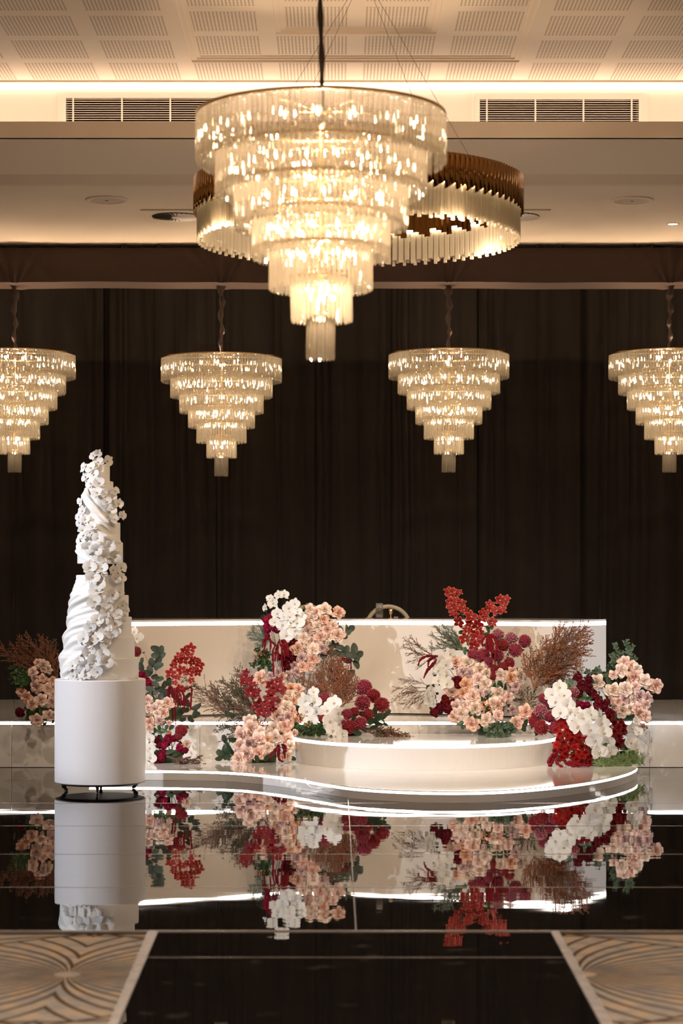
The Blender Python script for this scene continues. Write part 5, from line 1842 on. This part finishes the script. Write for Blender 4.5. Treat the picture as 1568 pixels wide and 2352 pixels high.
a.sprigs(ZL, (950, 1000), [(770, 1170), (830, 1130), (880, 1190), (950, 1200), (1020, 1180), (1080, 1130), (900, 1080), (1100, 1060), (990, 1100), (1130, 1120)], M_box, 8, 0.028, 0.42, -0.02, 4)
a.finish(4, floor=RZ)

# ---- E upper: roses and greenery on the stage right
ZT_, ZE = (1280, 1440, 5.6), (1220, 1540, 5.6)
a = Arr('cream and blush rose arrangement with box sprigs at the right end of the white table', (pt(1430, 1650, 17.98).x, 17.98, STAGE_Z), (1470, 17.98), (1660, 17.72), 1430, 100, 0.12, 18)
a.roses(ZT_, [(500, 720, 195, 2), (855, 450, 150), (950, 500, 150), (1020, 540, 140), (820, 560, 180), (720, 620, 120), (985, 650, 185), (1120, 700, 175, 2), (1265, 760, 185, 0), (710, 830, 195, 2), (870, 800, 195, 2), (860, 930, 155, 3),
              (1060, 890, 185, 3), (1150, 920, 145, 3), (1000, 770, 130), (720, 1040, 175, 3), (830, 1085, 170, 2), (1030, 1050, 175, 1), (1130, 1010, 140), (1130, 1150, 165, 1), (930, 1060, 140, 2), (780, 960, 120), (1050, 1110, 130), (1090, 1290, 110, 3), (980, 930, 130)], (1, 0, 1, 2))
a.sprigs(ZT_, (830, 640), [(730, 215), (900, 170), (970, 240), (1005, 400), (700, 360), (650, 520), (780, 320), (860, 320), (940, 340), (690, 460), (760, 420), (900, 420)], M_box, 12, 0.034, 0.34, 0.08, 3, spread=0.35)
a.sprigs(ZT_, (660, 780), [(375, 590), (470, 560), (520, 525), (600, 600), (560, 660), (650, 640), (740, 640), (700, 700), (440, 600)], M_box, 9, 0.034, 0.36, 0.05, 3)
a.finish(4)

# ---- E lower: red mums and orchids on the platform's right end
a = Arr('burgundy, scarlet and white orchid cascade on the right of the low platform', (pt(1360, 1760, 17.25).x, 17.25, PZ), (1550, 17.72), (1760, 17.08), 1345, 125, 0.14, 19)
a.orchids(ZE, [(365, 215, 175), (270, 310, 195), (420, 320, 185), (315, 400, 195), (470, 435, 185), (375, 540, 205), (505, 530, 175), (600, 540, 140), (525, 640, 155, -0.5), (665, 610, 185), (760, 560, 185), (870, 550, 120, 0.8), (595, 710, 205),
               (755, 755, 225), (905, 670, 195), (935, 800, 195), (810, 890, 215), (970, 930, 205), (870, 1040, 215), (1005, 1040, 195)], 'w', -0.08)
a.orchids(ZE, [(1350, 650, 115), (1290, 740, 155), (1375, 790, 125), (1270, 920, 195), (1355, 1005, 195), (1470, 800, 100, 1.5), (1460, 890, 110, 1.5), (1500, 1060, 135, 0.5), (1430, 1130, 155), (1530, 900, 110, 1.5), (1530, 1140, 90, 0.8), (1510, 980, 110, 1.0)], 'w', 0.0, False)
a.sprigs(ZE, (1150, 700), [(1380, 760), (1480, 950), (1440, 1100)], M_stem, 1, 0.02, 0.3, 0.02, name='orchid_stem')
a.simple(ZE, [(535, 295, 180), (120, 520, 190)], BALL['p'], 'chrysanthemum', 0.02)
a.simple(ZE, [(220, 430, 160), (150, 360, 140), (240, 600, 165), (290, 730, 150)], BALL['m'], 'chrysanthemum', 0.04)
a.simple(ZE, [(40, 660, 170), (130, 735, 205), (60, 580, 140)], BALL['r'], 'chrysanthemum', 0.06)
a.simple(ZE, [(600, 80, 150), (740, 110, 125), (660, 170, 160), (680, 250, 160), (780, 280, 150), (820, 340, 130), (870, 410, 150), (930, 470, 160), (970, 410, 120), (1000, 540, 140), (620, 220, 120), (740, 200, 130), (640, 330, 120)], CARN['b'], 'carnation', 0.02)
a.simple(ZE, [(650, 450, 140), (720, 440, 110), (610, 430, 100), (840, 480, 120)], CARN['m'], 'carnation', 0.0)
a.leaves(ZE, [(690, 320, 110, 100), (740, 360, 110, 20), (650, 370, 100, 190), (510, 140, 100), (470, 180, 100), (780, 620, 100), (480, 200, 100)], 'g', -0.02)
a.simple(ZE, [(410, 620, 120), (340, 640, 120), (440, 690, 120), (320, 770, 110), (370, 820, 120), (470, 850, 120), (600, 790, 130), (680, 760, 110), (420, 930, 120), (330, 960, 120), (520, 900, 120), (620, 880, 130), (700, 880, 110), (480, 1000, 120),
              (390, 1030, 125), (310, 1040, 110), (560, 990, 120), (650, 980, 120), (730, 970, 110), (450, 1080, 125), (540, 1100, 120), (620, 1060, 120), (700, 1060, 120), (400, 1120, 120), (660, 1110, 115), (350, 890, 120), (580, 1140, 110),
              (540, 830, 110), (460, 770, 110), (390, 720, 110), (520, 760, 110), (590, 920, 110), (430, 1010, 110)], DAISY['s'], 'spray_mum', -0.01, 1.1)
a.simple(ZE, [(1000, 620, 130), (1060, 680, 130), (1120, 740, 130), (1180, 780, 120), (1060, 800, 130), (1120, 860, 130), (1180, 720, 110), (1050, 900, 130), (1100, 960, 130), (980, 760, 120), (1150, 680, 110), (1030, 560, 120), (980, 860, 120),
              (1000, 980, 110), (1150, 920, 110), (700, 1150, 120), (760, 1100, 120), (750, 1180, 110), (650, 1180, 110)], DAISY['k'], 'spray_mum', 0.03, 1.15)
a.tassels(ZE, [[(330, 1090), (260, 1110), (220, 1180), (235, 1235)], [(330, 1120), (330, 1190), (410, 1250)], [(420, 1180), (520, 1195), (640, 1215), (760, 1228)], [(300, 1100), (270, 1160), (250, 1230)], [(440, 1200), (520, 1225), (620, 1238)], [(340, 1080), (280, 1080), (230, 1140)],
               [(480, 1170), (560, 1190), (650, 1230)]], 0.016, -0.06)
tz = []
for bx, by in ((900, 1190), (1000, 1150), (1130, 1180), (1280, 1150), (1200, 1200), (1350, 1170), (1080, 1210)):
    a.needles(ZE, (bx, by + 30), [(bx - 80, by - 60), (bx - 40, by - 100), (bx + 10, by - 110), (bx + 60, by - 90), (bx + 90, by - 50), (bx - 90, by), (bx + 80, by + 20), (bx, by - 40)], M_tuft, 0.030, 40, -0.02, 'green_tuft')
a.leaves(ZE, [(1200, 1000, 150), (1260, 1060, 150), (1170, 1060, 140), (1240, 960, 120), (1320, 1100, 120), (1100, 1060, 130)], 'd', 0.03)
a.finish(4, floor=PZ)
